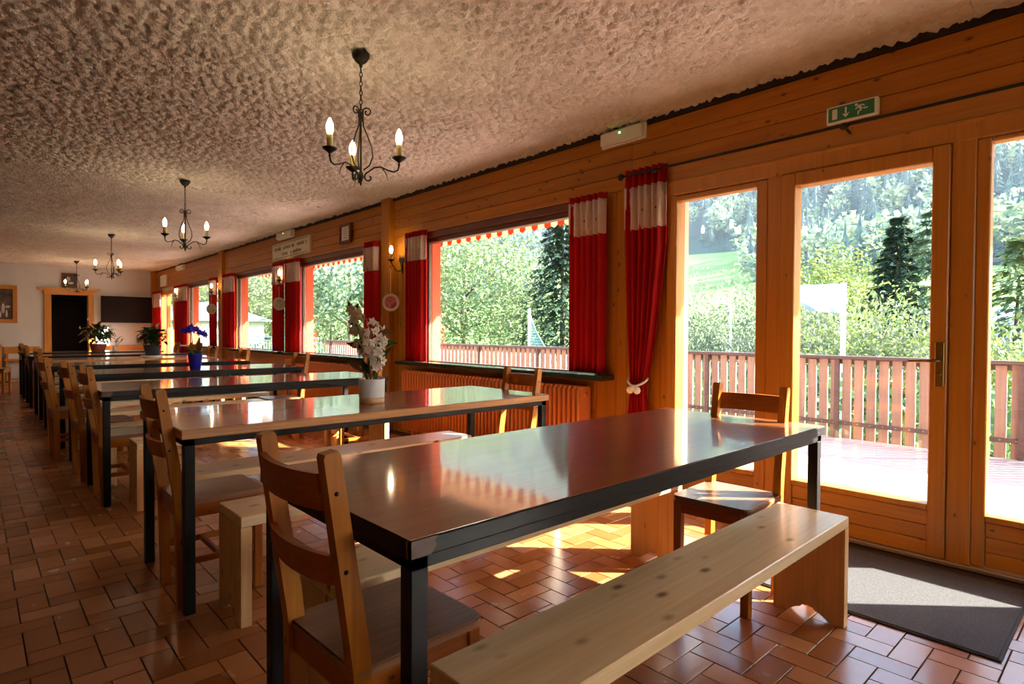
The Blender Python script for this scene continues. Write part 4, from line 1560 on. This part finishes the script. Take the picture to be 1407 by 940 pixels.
def bushy(name, x, y, zt, label, pot_prof, pot_mat, n, r, h, lw, mats, seed, saucer=None, spread=1.0):
    p = empty(name, (x, y, zt), 0, label, 'plant')
    z0 = saucer or 0.0
    if saucer:
        one('lathe', [(0.002, 0.0), (0.12, 0.0), (0.15, saucer), (0.145, saucer + .002), (0.10, 0.008), (0.002, 0.008)], (0, 0, 0), 24).build('saucer', M['pot_white'], p)
        z0 = 0.0085
    one('lathe', [(rr, zz + z0) for rr, zz in pot_prof], (0, 0, 0), 26).build('pot', pot_mat, p)
    hp = max(zz for _, zz in pot_prof) + z0
    rr = random.Random(seed)
    st = MB()
    for k in range(7):
        a = rr.uniform(0, 6.28)
        st.tube([(0.02 * math.cos(a), 0.02 * math.sin(a), hp - .03), (r * .3 * math.cos(a), r * .3 * math.sin(a), hp + h * .3), (r * .55 * math.cos(a), r * .55 * math.sin(a), hp + h * .55)], [.005, .004, .002], 5)
    st.build('stems', M['stem'], p)
    for k in range(n):
        a, e = rr.uniform(0, 6.28), rr.random() ** .7
        rad = r * rr.uniform(.15, .8) * spread
        zz = hp + h * (0.12 + .75 * rr.random() * (1 - (rad / r) ** 2 * .5))
        m = MB()
        m.leafquad((rad * .6 * math.cos(a), rad * .6 * math.sin(a), zz), (math.cos(a), math.sin(a), rr.uniform(-.9, .9)), (0, 0, 1), r * rr.uniform(.4, .62), lw * rr.uniform(.8, 1.2), .22)
        m.build('leaf', M[rr.choice(mats)], p)
    return p


bushy('potted_poinsettia', 1.93, 9.78, 0.7505, 'dark red-leaved bushy plant in a dark pot on a white saucer', [(0.002, 0), (0.085, 0), (0.11, .15), (0.115, .17), (0.10, .17), (0.095, .15), (0.002, .15)], M['pot_dark'], 110, .24, .30, .09, ['leaf_dark', 'leaf_dark', 'leaf_dark', 'petal_red', 'petal_red', 'leaf'], 4, 0.028)
pl = bushy('potted_peace_lily', 1.72, 13.1, 0.7505, 'green drooping plant with white flowers in a clay pot on the farthest table', [(0.002, 0), (0.10, 0), (0.13, .11), (0.138, .13), (0.125, .13), (0.12, .11), (0.002, .11)], M['terracotta'], 150, .32, .40, .07, ['leaf', 'leaf_dark', 'leaf', 'leaf_dark', 'leaf_dry'], 5)
for k, (u, z) in enumerate(((-.05, .55), (.06, .5), (.16, .33), (-.18, .4), (.02, .32))):
    m = MB()
    m.leafquad(PV(u, -.2, z), (0.2 - .1 * k, -.2, 1), (-.7, -.7, 0), .06, .035, .1)
    m.build('flower', M['petal'], pl)
p = empty('glass_vase_sprig', (1.95, 12.95, 0.7505), 0, 'thin sprig of pale small leaves beside the clay pot', 'plant')
one('lathe', [(0.002, 0), (0.03, 0), (0.035, .05), (0.02, .10), (0.018, .10), (0.03, .05), (0.002, .012)], (0, 0, 0), 14).build('vase', M['pot_white'], p)
for k in range(5):
    e = PV(.04 + .04 * k, -.02, .10 + .04 * (k % 3))
    one('tube', [(0, 0, .03), e * .5 + Vector((0, 0, .09)), e + Vector((0, 0, .1))], .002, 5).build('twig', M['stem'], p)
    for j in range(6):
        m = MB()
        q = (e * .5).lerp(e, j / 5) + Vector((0, 0, .1))
        m.leafquad(q, (prn.uniform(-1, 1), prn.uniform(-1, 1), prn.uniform(-.3, .6)), (0, 0, 1), .05, .025, .1)
        m.build('leaf', M['leaf' if j % 2 else 'leaf_dark'], p)

# ================================================================== OUTSIDE: DECK, RAILING, AWNING
deck = bx('terrace_deck', (X_OUT, -6.0, -0.35), (7.20, 17.0, -0.07), M['railwood'], kind='structure')
nb = 25
wd = (7.20 - X_OUT - 0.01) / nb
for i in range(nb):
    bx('plank', (X_OUT + 0.01 + i * wd + 0.003, -6.0, -0.07), (X_OUT + 0.01 + (i + 1) * wd - 0.003, 17.0, -0.03), M['deckwood'], deck)

rl = empty('deck_railing', (7.24, 4.0, 0.0), 0, 'wooden terrace railing of spaced upright boards beyond the windows', 'railing')
Y0, Y1 = -5.0, 15.5
bx('top_rail', (-0.07, Y0 - 4.0, 0.855), (0.06, Y1 - 4.0, 0.893), M['railwood'], rl, 0.004)
bx('upper_rail', (0.0, Y0 - 4.0, 0.80), (0.04, Y1 - 4.0, 0.855), M['railwood'], rl, 0.003)
bx('lower_rail', (-0.055, Y0 - 4.0, 0.118), (-0.0285, Y1 - 4.0, 0.163), M['railwood'], rl, 0.003)
sm = [one('box', (-0.028, -0.044, -0.26), (-0.0005, 0.044, 0.854 - 0.006 * k), 0.003).mesh('slat', M['slat']) for k in range(2)]
y = Y0
k = 0
while y < Y1:
    link('slat', sm[k % 2], rl, (0, y - 4.0, 0))
    y += 0.122
    k += 1
for k in range(int((Y1 - Y0) / 1.59) + 3):
    y = 2.41 + (k - 5) * 1.59
    if Y0 < y < Y1:
        bx('post', (-0.075, y - 0.022 - 4.0, -0.2), (-0.0285, y + 0.022 - 4.0, 0.854), M['railwood'], rl)
nl = MB()
y = Y0
while y < Y1:
    nl.box((-0.058, y - 4.0 - 0.007, 0.134), (-0.055, y - 4.0 + 0.007, 0.148))
    y += 0.122
nl.build('nail_heads', M['greyrail'], rl, kind='stuff')
mr = empty('metal_railing', (7.2, 19.4, 0), 0, 'thin grey metal railing at the far end of the terrace', 'railing')
for z in (0.93, 0.80, 0.05):
    bx('rail', (-0.02, -3.7, z - 0.02), (0.02, 6.0, z + 0.02), M['greyrail'], mr)
for k in range(40):
    bx('baluster', (-0.01, -3.65 + k * .24, 0.05), (0.01, -3.63 + k * .24, 0.80), M['greyrail'], mr)


def awning(y0, y1, x1, zv, zwall, label):
    a = empty('awning', (X_OUT, (y0 + y1) / 2, zwall), 0, label, 'awning', 'striped awnings over the terrace')
    h = (y1 - y0) / 2
    dx = x1 - X_OUT
    drop = zv + 0.20 - zwall
    m = MB()
    n = int((y1 - y0) / 0.115)
    w = (y1 - y0) / n
    for i in range(n):
        m.cur = i % 2
        ya, yb = -h + i * w, -h + (i + 1) * w
        m.add([(0, ya, 0), (0, yb, 0), (dx, yb, drop), (dx, ya, drop), (0, ya, -0.004), (0, yb, -0.004), (dx, yb, drop - 0.004), (dx, ya, drop - 0.004)],
              [(0, 1, 2, 3), (7, 6, 5, 4), (2, 1, 5, 6), (0, 3, 7, 4)])
    m.build('fabric', [M['awn_white'], M['awn_orange']], a, normals=False)
    v = MB()
    for i in range(n):
        v.cur = i % 2
        ya, yb = -h + i * w, -h + (i + 1) * w
        q = 6
        top = [(dx, ya + (yb - ya) * k / q, drop) for k in range(q + 1)]
        bot = [(dx, ya + (yb - ya) * k / q, drop - 0.165 - 0.035 * math.sin(math.pi * k / q)) for k in range(q + 1)]
        vs = top + bot + [(x + 0.003, y_, z_) for x, y_, z_ in top + bot]
        fs = []
        for k in range(q):
            fs.append((k, k + 1, q + 2 + k, q + 1 + k))
            o_ = 2 * (q + 1)
            fs.append((o_ + k, o_ + q + 1 + k, o_ + q + 2 + k, o_ + k + 1))
            fs.append((q + 1 + k, q + 2 + k, o_ + q + 2 + k, o_ + q + 1 + k))
        v.add(vs, fs)
    v.build('valance', [M['awn_white'], M['awn_orange']], a, normals=False)
    one('tube', [(dx, -h, drop + .02), (dx, h, drop + .02)], 0.03, 8).build('front_bar', M['white'], a)
    one('tube', [(0.06, -h, .03), (0.06, h, .03)], 0.05, 8).build('roller', M['white'], a)
    for s in (-0.7, 0.7):
        one('tube', [(0.04, s * h, -0.08), (dx - 0.05, s * h, drop - .02)], 0.018, 6).build('folding_arm', M['white'], a)


awning(3.44, 15.2, 5.4, 2.455, 2.80, 'orange and white striped awning above the windows')
awning(-0.9, 3.42, 5.4, 2.535, 2.82, 'unseen striped awning over the glazed door, edge height set to limit the sun')  # out of view; edge height shaped to cut the sun through the door
awning(-2.58, -0.92, 5.4, 2.82, 2.90, 'unseen added awning right of the glazed door, raised to let sun onto the table')  # out of view; set higher so sun reaches the nearest table
awning(-6.5, -2.6, 5.4, 2.535, 2.82, 'unseen added awning at the right, kept low to hold back the sun')  # out of view; added low to limit sun through the added window
rf = MB()
rf.prism([(XL - 0.6, 2.92), (XW + 0.9, 2.95), (XW + 0.9, 3.1), (XL - 0.6, 4.2)], 'y', YB - 0.6, YF + 2.5)
rf.build('roof', M['roofgrey'], kind='structure')

# ================================================================== OUTSIDE: GROUND, HILL, TREES
def ground(x, y):
    if x < 8:
        return -1.3
    if x < 60:
        return -1.3 - 0.6 * (x - 8) / 52
    e = 70 + 0.25 * max(0, y - 100)
    if x < 220:
        t = (x - 60) / 160
        z = -1.9 + 35 * t ** 1.15
    else:
        z = 33.1 + (x - 220) * 0.50
    return z + 2.0 * math.sin(x * .021 + y * .013) * min(1, (x - 60) / 60)


xs = [-120, -60, -20, 0, 8, 30, 60] + [60 + 20 * k for k in range(1, 9)] + [220 + 40 * k for k in range(1, 16)]
ys = [-500 + 40 * k for k in range(46)]
m = MB()
vs = [(x, y, ground(x, y)) for x in xs for y in ys]
fs1, ny = [], len(ys)
mi = []
for i in range(len(xs) - 1):
    for j in range(ny - 1):
        fs1.append((i * ny + j, (i + 1) * ny + j, (i + 1) * ny + j + 1, i * ny + j + 1))
        mi.append(1 if xs[i] >= 220 or (xs[i] >= 140 and ys[j] < 60) else 0)
m.add(vs, fs1, True)
m.mi = mi
m.build('hills', [M['grass'], M['forestfloor']], kind='structure')

frn = random.Random(5)


def conifer_far(h, seed, dens=1.0):
    m = MB()
    rr = random.Random(seed)
    lay = 8
    for k in range(lay):
        t = k / (lay - 1)
        z0 = h * (0.10 + 0.80 * t)
        r = h * 0.19 * (1 - t) ** 0.85 + h * 0.02
        n = 7
        m.tint = rr.random()
        top = len(m.v)
        vs = [(0, 0, z0 + h * 0.16)]
        for q in range(n * 2):
            a = math.pi * q / n + rr.uniform(-.15, .15)
            rad = r * (rr.uniform(.8, 1.15) if q % 2 == 0 else .5)
            vs.append((rad * math.cos(a), rad * math.sin(a), z0 - (h * .035 if q % 2 == 0 else 0)))
        m.add(vs, [(0, 1 + q, 1 + (q + 1) % (2 * n)) for q in range(2 * n)])
    return m


def broad_far(h, seed):
    m = MB()
    rr = random.Random(seed)
    for k in range(60):
        a, b = rr.uniform(0, 6.28), rr.uniform(-1, 1)
        rad = h * .3 * (rr.random() ** .33)
        c = Vector((rad * math.cos(a) * math.sqrt(1 - b * b), rad * math.sin(a) * math.sqrt(1 - b * b), h * .6 + rad * b * 1.25))
        m.tint = rr.random()
        d = Vector((rr.uniform(-1, 1), rr.uniform(-1, 1), rr.uniform(-.3, 1)))
        m.leafquad(c, d, (rr.uniform(-1, 1), rr.uniform(-1, 1), 1), h * .15, h * .13, .15)
    return m


spots = []
for _ in range(60000):
    x = 140 + 480 * frn.random()
    ratio = frn.uniform(0.02, 3.2)
    y = x * ratio
    if y > 1200:
        continue
    # a strip of open meadow is left on the slope
    if x < 232 and 0.49 < ratio < 0.95:
        continue
    if frn.random() > 0.35 + 0.65 * (x / 620) / max(.6, ratio):
        continue
    key = (int(x / 5.2), int(y / 5.2))
    spots.append((x, y, key))
sel, used = [], set()
for x, y, key in spots:
    if key in used:
        continue
    used.add(key)
    sel.append((x, y))
sel = sel[:7000]
sel.sort(key=lambda q: q[0] * q[0] + q[1] * q[1])
fm_c = [conifer_far(1.0, i).mesh('foliage', M['fol_far'], False) for i in range(4)]
fm_b = [broad_far(1.0, i).mesh('foliage', M['fol_far2'], False) for i in range(3)]
rest = MB()
cnt = 0
for x, y in sel:
    h = frn.uniform(8.5, 15)
    broad = frn.random() < 0.33
    if cnt < 280:
        o = link('hillside_tree', frn.choice(fm_b if broad else fm_c), None, (x, y, ground(x, y) - 1))
        o.scale = (h, h, h)
        o.rotation_euler = (0, 0, frn.uniform(0, 6))
        tag(o, 'pale round broadleaf tree in the forest on the far hillside' if broad else 'dark pointed conifer in the forest on the far hillside', 'tree', 'broadleaf trees on the far hillside' if broad else 'conifers on the far hillside')
    else:
        mm = (broad_far if broad else conifer_far)(h, frn.randint(0, 9999)) if False else None
        src = frn.choice(fm_b if broad else fm_c)
        o_ = len(rest.v)
        c_, s_ = math.cos(cnt), math.sin(cnt)
        gz = ground(x, y) - 1
        tv = frn.random() * .4
        pv = [v.co for v in src.vertices]
        rest.v.extend([((p_.x * c_ - p_.y * s_) * h + x, (p_.x * s_ + p_.y * c_) * h + y, p_.z * h + gz) for p_ in pv])
        ta = src.attributes['tint'].data
        rest.t.extend([min(1, ta[q].value * .6 + tv) for q in range(len(pv))])
        for pl_ in src.polygons:
            rest.f.append(tuple(q + o_ for q in pl_.vertices))
            rest.sm.append(False)
            rest.mi.append(1 if broad else 0)
    cnt += 1
rest.build('hillside_forest', [M['fol_far'], M['fol_far2']], None, normals=False, label='dense conifer forest covering the far hillside', cat='forest', kind='stuff')


def tree(name, x, y, h, crown_w, crown_z0, n, leaf, mat, label, shape='round', seed=0, cat='tree', trunk_r=None, open_=0.0):
    rr = random.Random(seed)
    gz = ground(x, y) - 0.15
    t = empty(name, (x, y, gz), 0, label, cat)
    tr = trunk_r or h * 0.018
    tm = MB()
    tm.tube([(0, 0, 0), (rr.uniform(-.02, .02) * h, rr.uniform(-.02, .02) * h, h * .4), (rr.uniform(-.03, .03) * h, 0, h * (.92 if shape != 'bush' else .5))], [tr, tr * .7, tr * .12], 8)
    nb_ = 9 if shape == 'round' else 0
    tips = []
    for k in range(nb_):
        a = k * 2.4 + rr.uniform(-.3, .3)
        zb = h * rr.uniform(.22, .62)
        ln = crown_w * rr.uniform(.32, .48)
        e = Vector((math.cos(a) * ln, math.sin(a) * ln, zb + h * rr.uniform(.06, .22)))
        tm.tube([(0, 0, zb), e * 0.5 + Vector((0, 0, zb * .55 + .02 * h)), e], [tr * .45, tr * .28, tr * .06], 5)
    tm.build('trunk', M['bark'], t)
    m = MB()
    if shape == 'round':
        clumps = []
        for _ in range(max(20, n // 60)):
            a, b = rr.uniform(0, 6.28), rr.uniform(-.95, 1)
            s_ = math.sqrt(1 - b * b)
            rad = rr.uniform(.55, 1.0)
            zc = crown_z0 + (h - crown_z0) * .5
            clumps.append(Vector((crown_w / 2 * rad * s_ * math.cos(a), crown_w / 2 * rad * s_ * math.sin(a), zc + (h - crown_z0) * .5 * rad * b)))
        cr = crown_w * .13
        for k in range(n):
            c = rr.choice(clumps)
            p_ = c + Vector((rr.gauss(0, cr), rr.gauss(0, cr), rr.gauss(0, cr * .75)))
            m.tint = min(1, max(0, .5 + rr.gauss(0, .28)))
            d = Vector((rr.gauss(0, 1), rr.gauss(0, 1), rr.gauss(-.2, .7)))
            m.leafquad(p_, d, (rr.gauss(0, 1), rr.gauss(0, 1), 1.2), leaf * rr.uniform(.7, 1.4), leaf * rr.uniform(.45, .8), .15)
    elif shape == 'conifer':
        lay = max(12, int(h * 3.0))
        for k in range(lay):
            u = k / (lay - 1)
            zb = crown_z0 + (h - crown_z0) * u
            rb = crown_w / 2 * (1 - u) ** .8 * rr.uniform(.85, 1.1) + .1
            nbr = max(5, int(13 * (1 - u) + 4))
            for q in range(nbr):
                if rr.random() < open_:
                    continue
                a = 6.28 * q / nbr + rr.uniform(-.25, .25)
                L_ = rb * rr.uniform(.7, 1.1)
                ns = max(4, int(n / lay / nbr))
                for j in range(ns):
                    f_ = rr.uniform(.12, 1)
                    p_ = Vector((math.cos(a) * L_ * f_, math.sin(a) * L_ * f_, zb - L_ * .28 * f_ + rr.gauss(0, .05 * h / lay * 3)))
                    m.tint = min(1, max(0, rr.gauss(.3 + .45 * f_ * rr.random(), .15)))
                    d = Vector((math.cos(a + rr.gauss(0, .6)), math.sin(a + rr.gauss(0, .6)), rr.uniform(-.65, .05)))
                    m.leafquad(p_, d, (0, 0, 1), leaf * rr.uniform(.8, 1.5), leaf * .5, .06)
    else:   # bush of upright twigs
        ns = max(30, n // 50)
        for k in range(ns):
            a, r_ = rr.uniform(0, 6.28), crown_w / 2 * math.sqrt(rr.random())
            hh = h * rr.uniform(.55, 1.0) * (1 - .35 * (r_ / (crown_w / 2)) ** 2)
            bx_, by_ = r_ * math.cos(a), r_ * math.sin(a)
            lx, ly = bx_ * .3 + rr.gauss(0, .1) * h, by_ * .3 + rr.gauss(0, .1) * h
            for j in range(n // ns):
                f_ = rr.random() ** .8
                p_ = Vector((bx_ + lx * f_ + rr.gauss(0, .05 * h), by_ + ly * f_ + rr.gauss(0, .05 * h), hh * f_))
                m.tint = min(1, max(0, .5 + rr.gauss(0, .3)))
                d = Vector((rr.gauss(0, .6), rr.gauss(0, .6), rr.gauss(.5, .5)))
                m.leafquad(p_, d, (rr.gauss(0, 1), rr.gauss(0, 1), .3), leaf * rr.uniform(.8, 1.5), leaf * rr.uniform(.3, .55), .1)
    m.build('foliage', mat, t, normals=False, kind='stuff')
    return t


# x is the distance out from the wall; y follows from where the tree shows through its window
def at(x, ratio):
    return x, x * ratio


X_, Y_ = at(24, 1.28)
tree('broadleaf_tree', X_, Y_, 9.6, 10.2, 0.8, 16000, .22, M['fol_pale'], 'big pale green broadleaf tree filling the left of the first window', 'round', 1)
X_, Y_ = at(30, 1.05)
tree('broadleaf_tree', X_, Y_, 5.6, 5.0, 0.5, 6000, .17, M['fol_grey'], 'greyish round tree between the pale tree and the dark conifer', 'round', 2)
X_, Y_ = at(26, 0.915)
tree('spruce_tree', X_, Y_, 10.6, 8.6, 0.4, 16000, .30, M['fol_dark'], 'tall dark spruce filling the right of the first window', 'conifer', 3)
X_, Y_ = at(34, 0.78)
tree('spruce_tree', X_, Y_, 11.5, 6.0, 0.6, 4000, .42, M['fol_mid'], 'spruce hidden mostly behind the curtain right of the first window', 'conifer', 33)
for i, (xx, ra, h, w, mt_, lab) in enumerate((
        (19, .635, 3.3, 4.2, 'fol_grey', 'grey-green willow bush at the left of the narrow fixed pane'),
        (22, .555, 4.6, 4.5, 'fol_pale', 'pale twiggy willow bush, tallest in the narrow fixed pane'),
        (20, .475, 3.9, 4.0, 'fol_grey', 'grey twiggy willow bush at the right of the narrow fixed pane'),
        (17, .40, 3.0, 3.2, 'fol_grey', 'grey-green bush behind the white banner'),
        (19, .335, 3.0, 3.2, 'fol_pale', 'pale bush behind the white banner pole'),
        (17, .275, 2.8, 3.0, 'fol_yellow', 'yellow-green bush below the dark spruce'),
        (16, .22, 2.4, 2.8, 'fol_grey', 'grey twiggy bush beside the door handle'),
        (15, .13, 2.1, 2.6, 'fol_yellow', 'yellowish low bush in the right-hand pane'))):
    tree('willow_bush', xx, xx * ra, h + 1.4, w, 0.2, 6500, .13, M[mt_], lab, 'bush', 40 + i, 'bush')
X_, Y_ = at(30, .335)
tree('broadleaf_tree', X_, Y_, 6.6, 5.4, 0.8, 9000, .19, M['fol_yellow'], 'yellow-green tree in the middle of the glazed door', 'round', 5)
X_, Y_ = at(26, .255)
tree('spruce_tree', X_, Y_, 7.1, 4.6, 0.3, 12000, .24, M['fol_dark'], 'dark spruce right of centre in the glazed door', 'conifer', 6)
X_, Y_ = at(25, .212)
tree('spruce_tree', X_, Y_, 7.4, 3.6, 0.6, 7000, .22, M['fol_mid'], 'thin grey-green spruce with bare trunk at the right of the glazed door', 'conifer', 7, open_=.25)
X_, Y_ = at(22, .118)
tree('pine_tree', X_, Y_, 5.4, 4.4, 1.5, 3200, .28, M['fol_pale'], 'pale open pine in the right-hand pane', 'conifer', 8, open_=.3)
X_, Y_ = at(20, 2.1)
tree('broadleaf_tree', X_, Y_, 7.4, 11.0, 0.4, 12000, .22, M['fol_pale'], 'pale green broadleaf tree filling the second window', 'round', 9)
X_, Y_ = at(13, 1.95)
tree('broadleaf_tree', X_, Y_, 6.6, 5.0, 3.2, 1600, .28, M['fol_mid'], 'darker tree with leaves hanging across the top of the second window', 'round', 10)
X_, Y_ = at(17, 2.85)
tree('broadleaf_tree', X_, Y_, 8.0, 9.0, 1.2, 7000, .26, M['fol_pale'], 'pale green tree filling the third window', 'round', 11)
X_, Y_ = at(16, 3.75)
tree('broadleaf_tree', X_, Y_, 7.5, 8.5, 0.6, 4200, .34, M['fol_yellow'], 'bright green tree filling the fourth window', 'round', 12)
X_, Y_ = at(15, 4.9)
tree('broadleaf_tree', X_, Y_, 7.5, 9.0, 0.4, 3600, .36, M['fol_yellow'], 'bright green tree seen through the far glazed door', 'round', 13)

# thin morning haze lying in the valley
hz = bpy.data.materials.new('valley_haze')
hz.use_nodes = True
_t = hz.node_tree
_t.nodes.clear()
_o = _t.nodes.new('ShaderNodeOutputMaterial')
_v = _t.nodes.new('ShaderNodeVolumeScatter')
_v.inputs['Color'].default_value = (0.80, 0.90, 1.0, 1)
_v.inputs['Density'].default_value = 0.0003
_t.links.new(_v.outputs[0], _o.inputs[1])
bx('valley_haze', (62, -250, -6), (760, 1500, 230), hz, None, label='thin bluish haze lying over the valley and far hillside', cat='haze', kind='stuff')

# clipped hedge and lawn edge beyond the railing
hg = MB()
hr = random.Random(9)
for k in range(9000):
    y = hr.uniform(-8, 34)
    m_ = hr.random()
    p_ = Vector((10.2 + hr.gauss(0, .28), y, -1.3 + 1.75 * hr.random() ** .8))
    hg.tint = min(1, max(0, .5 + hr.gauss(0, .28)))
    hg.leafquad(p_, (hr.gauss(-.3, 1), hr.gauss(0, 1), hr.gauss(0, .8)), (-1, 0, .8), .17, .11, .12)
hg.build('hedge', M['fol_hedge'], None, normals=False, label='green leafy hedge seen through the gaps of the terrace railing', cat='hedge', kind='stuff')

# ---- white banner on its pole, lamp post, ball net, far terrace, house
bn = empty('banner_pole', (13.0, 4.26, -1.5), 0, 'white pole holding a billowing white banner beyond the railing', 'flagpole')
one('tube', [(0, 0, 0), (0, 0, 3.66)], 0.05, 10).build('pole', M['polewhite'], bn)
one('tube', [(0, 0, 3.62), (0, 0.95, 3.64)], 0.02, 8).build('crossbar', M['polewhite'], bn)
m = MB()
nu, nv = 16, 10
vs = []
for j in range(nv + 1):
    v = j / nv
    for i in range(nu + 1):
        u = i / nu
        wdt = 0.90 * (1 - 0.36 * v ** 2.2)
        yy = 0.06 + u * wdt
        zz = 3.61 - 0.56 * v + 0.06 * v * u
        vs.append((0.05 * math.sin(u * 9 + v * 1.5) * (0.3 + .7 * v), yy, zz))
fs = []
for j in range(nv):
    for i in range(nu):
        a = j * (nu + 1) + i
        fs.append((a, a + 1, a + nu + 2, a + nu + 1))
m.add(vs, fs, True)
m.build('banner_cloth', M['banner'], bn)

lp = empty('lamp_post', (18, 18 * .513, -1.4), 0, 'slim white street lamp in front of the willow bushes', 'street lamp')
one('tube', [(0, 0, 0), (0, 0, 3.45)], [.05, .035], 8).build('post', M['polewhite'], lp)
one('tube', [(0, 0, 3.42), (0, 0.25, 3.56)], .025, 6).build('arm', M['polewhite'], lp)
one('box', (-.06, .15, 3.53), (.06, .50, 3.59), .02).build('lamp_head', M['polewhite'], lp)

nt_ = empty('ball_net', (15.5, 15.5 * 1.028, -1.5), 0, 'pale green ball net sloping down from a white post, seen in the first window', 'net')
one('tube', [(0, 0, 0), (0, 0, 3.5)], .055, 8).build('post', M['polewhite'], nt_)
m = MB()
W = 1.5
for k in range(22):
    u = k / 21
    zt = 3.45 - 2.05 * (u ** .7)
    m.tube([(0, -u * W, 0.3), (0, -u * W, zt)], .009, 4)
for k in range(30):
    z = .4 + k * .1
    if z > 3.4:
        break
    ue = min(1, ((3.45 - z) / 2.05) ** (1 / .7))
    if ue > .02:
        m.tube([(0, 0, z), (0, -ue * W, z)], .009, 4)
m.tube([(0, -W * u / 10, 3.45 - 2.05 * ((u / 10) ** .7)) for u in range(11)], .02, 5)
m.build('net_mesh', M['netgreen'], nt_)

gp = empty('goal_frame', (15.5, 15.5 * .872, -1.5), 0, 'white slim posts right of the ball net, beside the curtain', 'goal')
one('tube', [(0, 0, 0), (0, 0, 3.1)], .06, 8).build('post', M['polewhite'], gp)
one('tube', [(0, 0, 3.0), (0, .35, 2.55)], .035, 6).build('brace', M['polewhite'], gp)
one('tube', [(0, 0, 2.2), (0, .3, 2.3)], .03, 6).build('brace', M['polewhite'], gp)

hs = empty('pale_building', (12.0, 36, -1.3), 0, 'bright pale low building wall beyond the third window', 'building')
bx('wall', (-4.5, 3, 0), (2.0, 20, 3.05), M['housewall'], hs)
one('prism', [(-5, 3.0), (2.5, 3.0), (-1.2, 4.2)], 'y', 2.4, 20.6).build('roof', M['roofgrey'], hs)
hs = empty('grey_house', (44, 44 * .12, -1.6), 0, 'grey-roofed house half hidden behind trees in the right-hand pane', 'house')
bx('wall', (-4, -4.5, 0), (4, 4.0, 2.4), M['housewall'], hs)
one('prism', [(-4.6, 2.3), (4.6, 2.3), (0, 4.3)], 'y', -5, 4.5).build('roof', M['roofgrey'], hs)
for yy in (-3, 0, 2.4):
    fw = bx('window', (-4.05, yy - .5, .9), (-3.99, yy + .5, 1.9), M['frameX'], hs)
    bx('window_glass', (-4.06, yy - .42, .98), (-4.045, yy + .42, 1.82), M['screen'], fw)
